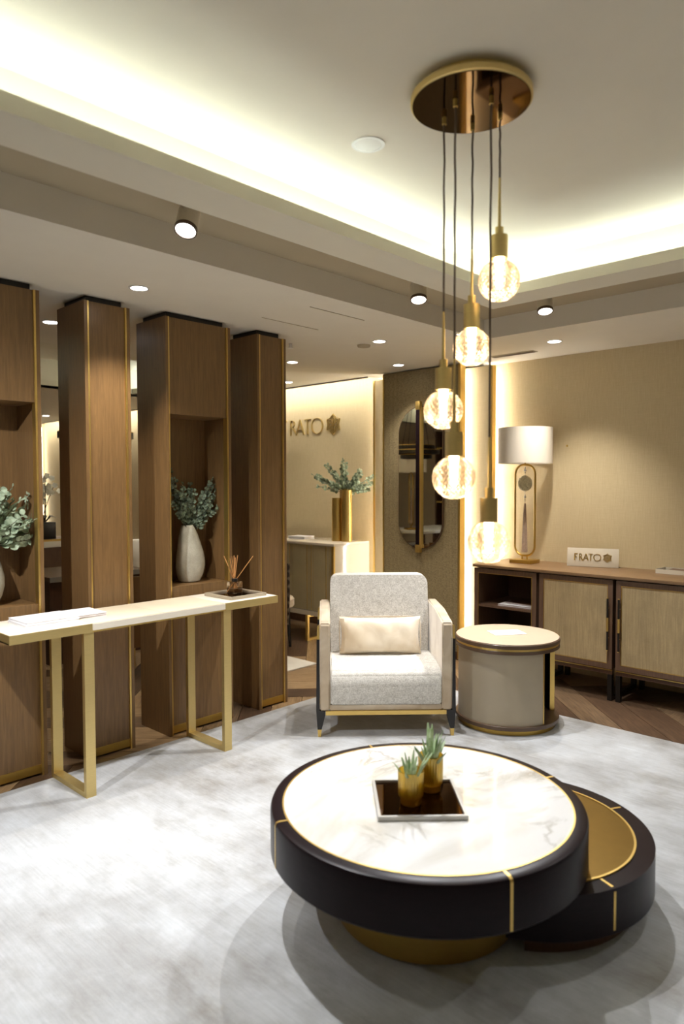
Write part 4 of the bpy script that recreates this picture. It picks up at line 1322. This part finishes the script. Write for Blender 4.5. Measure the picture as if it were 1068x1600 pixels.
obj('plinth', bx(2.62, 3.63, 7.12, 7.48, -.012, .15), M['black'], t, True, smooth=False)
# orchid
t = thing('orchid', 'white orchids in a black square pot seen between the first two columns', 'plant', (3.16, 7.28, .9502))
obj('pot', bx(-.10, .10, -.10, .10, 0, .17, bev=.004), M['black'], t)
rr = random.Random(8)
for k in range(6):
    a = rr.uniform(0, 2 * PI); bx_, by_ = .05 * math.cos(a), .05 * math.sin(a)
    top = Vector((rr.uniform(-.13, .13), rr.uniform(-.06, .06), rr.uniform(.46, .62)))
    bm = B(); pts = [Vector((bx_, by_, .16)).lerp(top, f) + Vector((0, 0, .02 * math.sin(f * PI))) for f in (0, .25, .5, .75, 1)]
    tube(bm, pts, .004, 6); st_ = obj('stem', bm, M['stem'], t)
    for j in range(4):
        c = top + Vector((rr.uniform(-.05, .05), rr.uniform(-.04, .04), rr.uniform(-.10, .05)))
        bm = B(); ctr = bm.verts.new(c); fr = Vector((rr.uniform(-.4, .4), -1, rr.uniform(-.3, .5))).normalized()
        sx = fr.cross(Vector((0, 0, 1))).normalized(); sz = sx.cross(fr)
        P = []
        for i in range(15):
            a = 2 * PI * i / 15; r_ = .034 * (.55 + .45 * abs(math.cos(a * 2.5)))
            P.append(bm.verts.new(c + (sx * math.cos(a) + sz * math.sin(a)) * r_ + fr * .008))
        for i in range(15): bm.faces.new((ctr, P[i], P[(i + 1) % 15]))
        obj('flower', bm, M['orchid'], st_)
for k in range(7):
    a = 2 * PI * k / 7
    bm = B(); d = Vector((math.cos(a), math.sin(a), .0)); s_ = Vector((-d.y, d.x, 0)) * .03
    c0 = Vector((0, 0, .165)); P = [c0 + d * .03 - s_ * .4, c0 + d * .09 + Vector((0, 0, .07)) - s_, c0 + d * .16 + Vector((0, 0, .05)), c0 + d * .09 + Vector((0, 0, .075)) + s_, c0 + d * .03 + s_ * .4]
    bm.faces.new([bm.verts.new(p) for p in P]); obj('leaf', bm, M['black'], t)
# white shaded object in the second gap
t = thing('stool', 'white upholstered stool back glimpsed between the second and third columns', 'chair', (4.03, 7.0, 0))
obj('backrest', bx(-.22, .22, -.03, .03, .52, .905, bev=.015), M['white'], t)
obj('seat', bx(-.22, .22, -.03, .40, .44, .52, bev=.015), M['white'], t)
for x_ in (-.2, .18):
    for y_ in (0, .36):
        obj('leg', bx(x_, x_ + .02, y_, y_ + .02, -.012, .44), M['black'], t, smooth=False)
# lamp on the desk (mirror)
t = thing('table_lamp', 'gold table lamp with cream shade on the far desk, seen in the oval mirror', 'lamp', (2.24, 6.12, .8702), .6)
table_lamp(t)
# vase on the desk
# chandelier
t = thing('ring_chandelier', 'black and gold ring chandelier hanging in the far room, seen in the mirror', 'chandelier', (2.87, 5.55, 2.55))
for r_, z_ in ((.30, -.66), (.24, -.60), (.2, -.72)):
    bm = B(); lathe(bm, [(r_, z_), (r_, z_ + .045), (r_ - .02, z_ + .045), (r_ - .02, z_), (r_, z_)], 48); o = obj('ring', bm, M['black'], t)
    bm = B(); lathe(bm, [(r_ + .001, z_ + .0451), (r_ + .001, z_ + .052), (r_ - .021, z_ + .052), (r_ - .021, z_ + .0451), (r_ + .001, z_ + .0451)], 48); obj('gold_band', bm, M['gold'], o)
for k in range(6):
    a = PI / 3 * k; bm = B(); tube(bm, [(.29 * math.cos(a), .29 * math.sin(a), -.61), (.05 * math.cos(a), .05 * math.sin(a), .25)], .003, 6); obj('cable', bm, M['black'], t)
bm = B(); cyl(bm, (0, 0), .09, .22, .25, 32); obj('canopy', bm, M['gold'], t)
# bookcase
t = thing('bookcase', 'tall dark bookcase with gold shelf edges in the far room', 'bookcase', (.1, 6.62, 0))
obj('back', bx(-.15, -.13, -.5, .5, -.012, 2.4), M['walnut_dark'], t, smooth=False)
for y_ in (-.5, .47): obj('side', bx(-.13, .2, y_, y_ + .03, -.012, 2.4), M['walnut_dark'], t, smooth=False)
for z_ in (.3, .75, 1.2, 1.65, 2.1):
    s_ = obj('shelf', bx(-.13, .19, -.47, .47, z_, z_ + .02), M['walnut_dark'], t, smooth=False)
    obj('gold_edge', bx(.19, .2, -.47, .47, z_, z_ + .02), M['gold'], s_, smooth=False)
# downlights added to brighten the room beyond the columns
for x, y, w_ in ((1.2, 8.6, 'left of the credenza'), (3.6, 8.6, 'behind the credenza'), (4.6, 6.9, 'by the far end of the sideboard'), (2.6, 10.6, 'near the back wall, left'), (4.6, 10.4, 'near the back wall, right'), (-.6, 5.6, 'at the bookcase'), (-1.9, 8.2, 'near the left wall')):
    downlight(x, y, ZC, .045, 'recessed downlight added to brighten the far room, ' + w_, en=34)
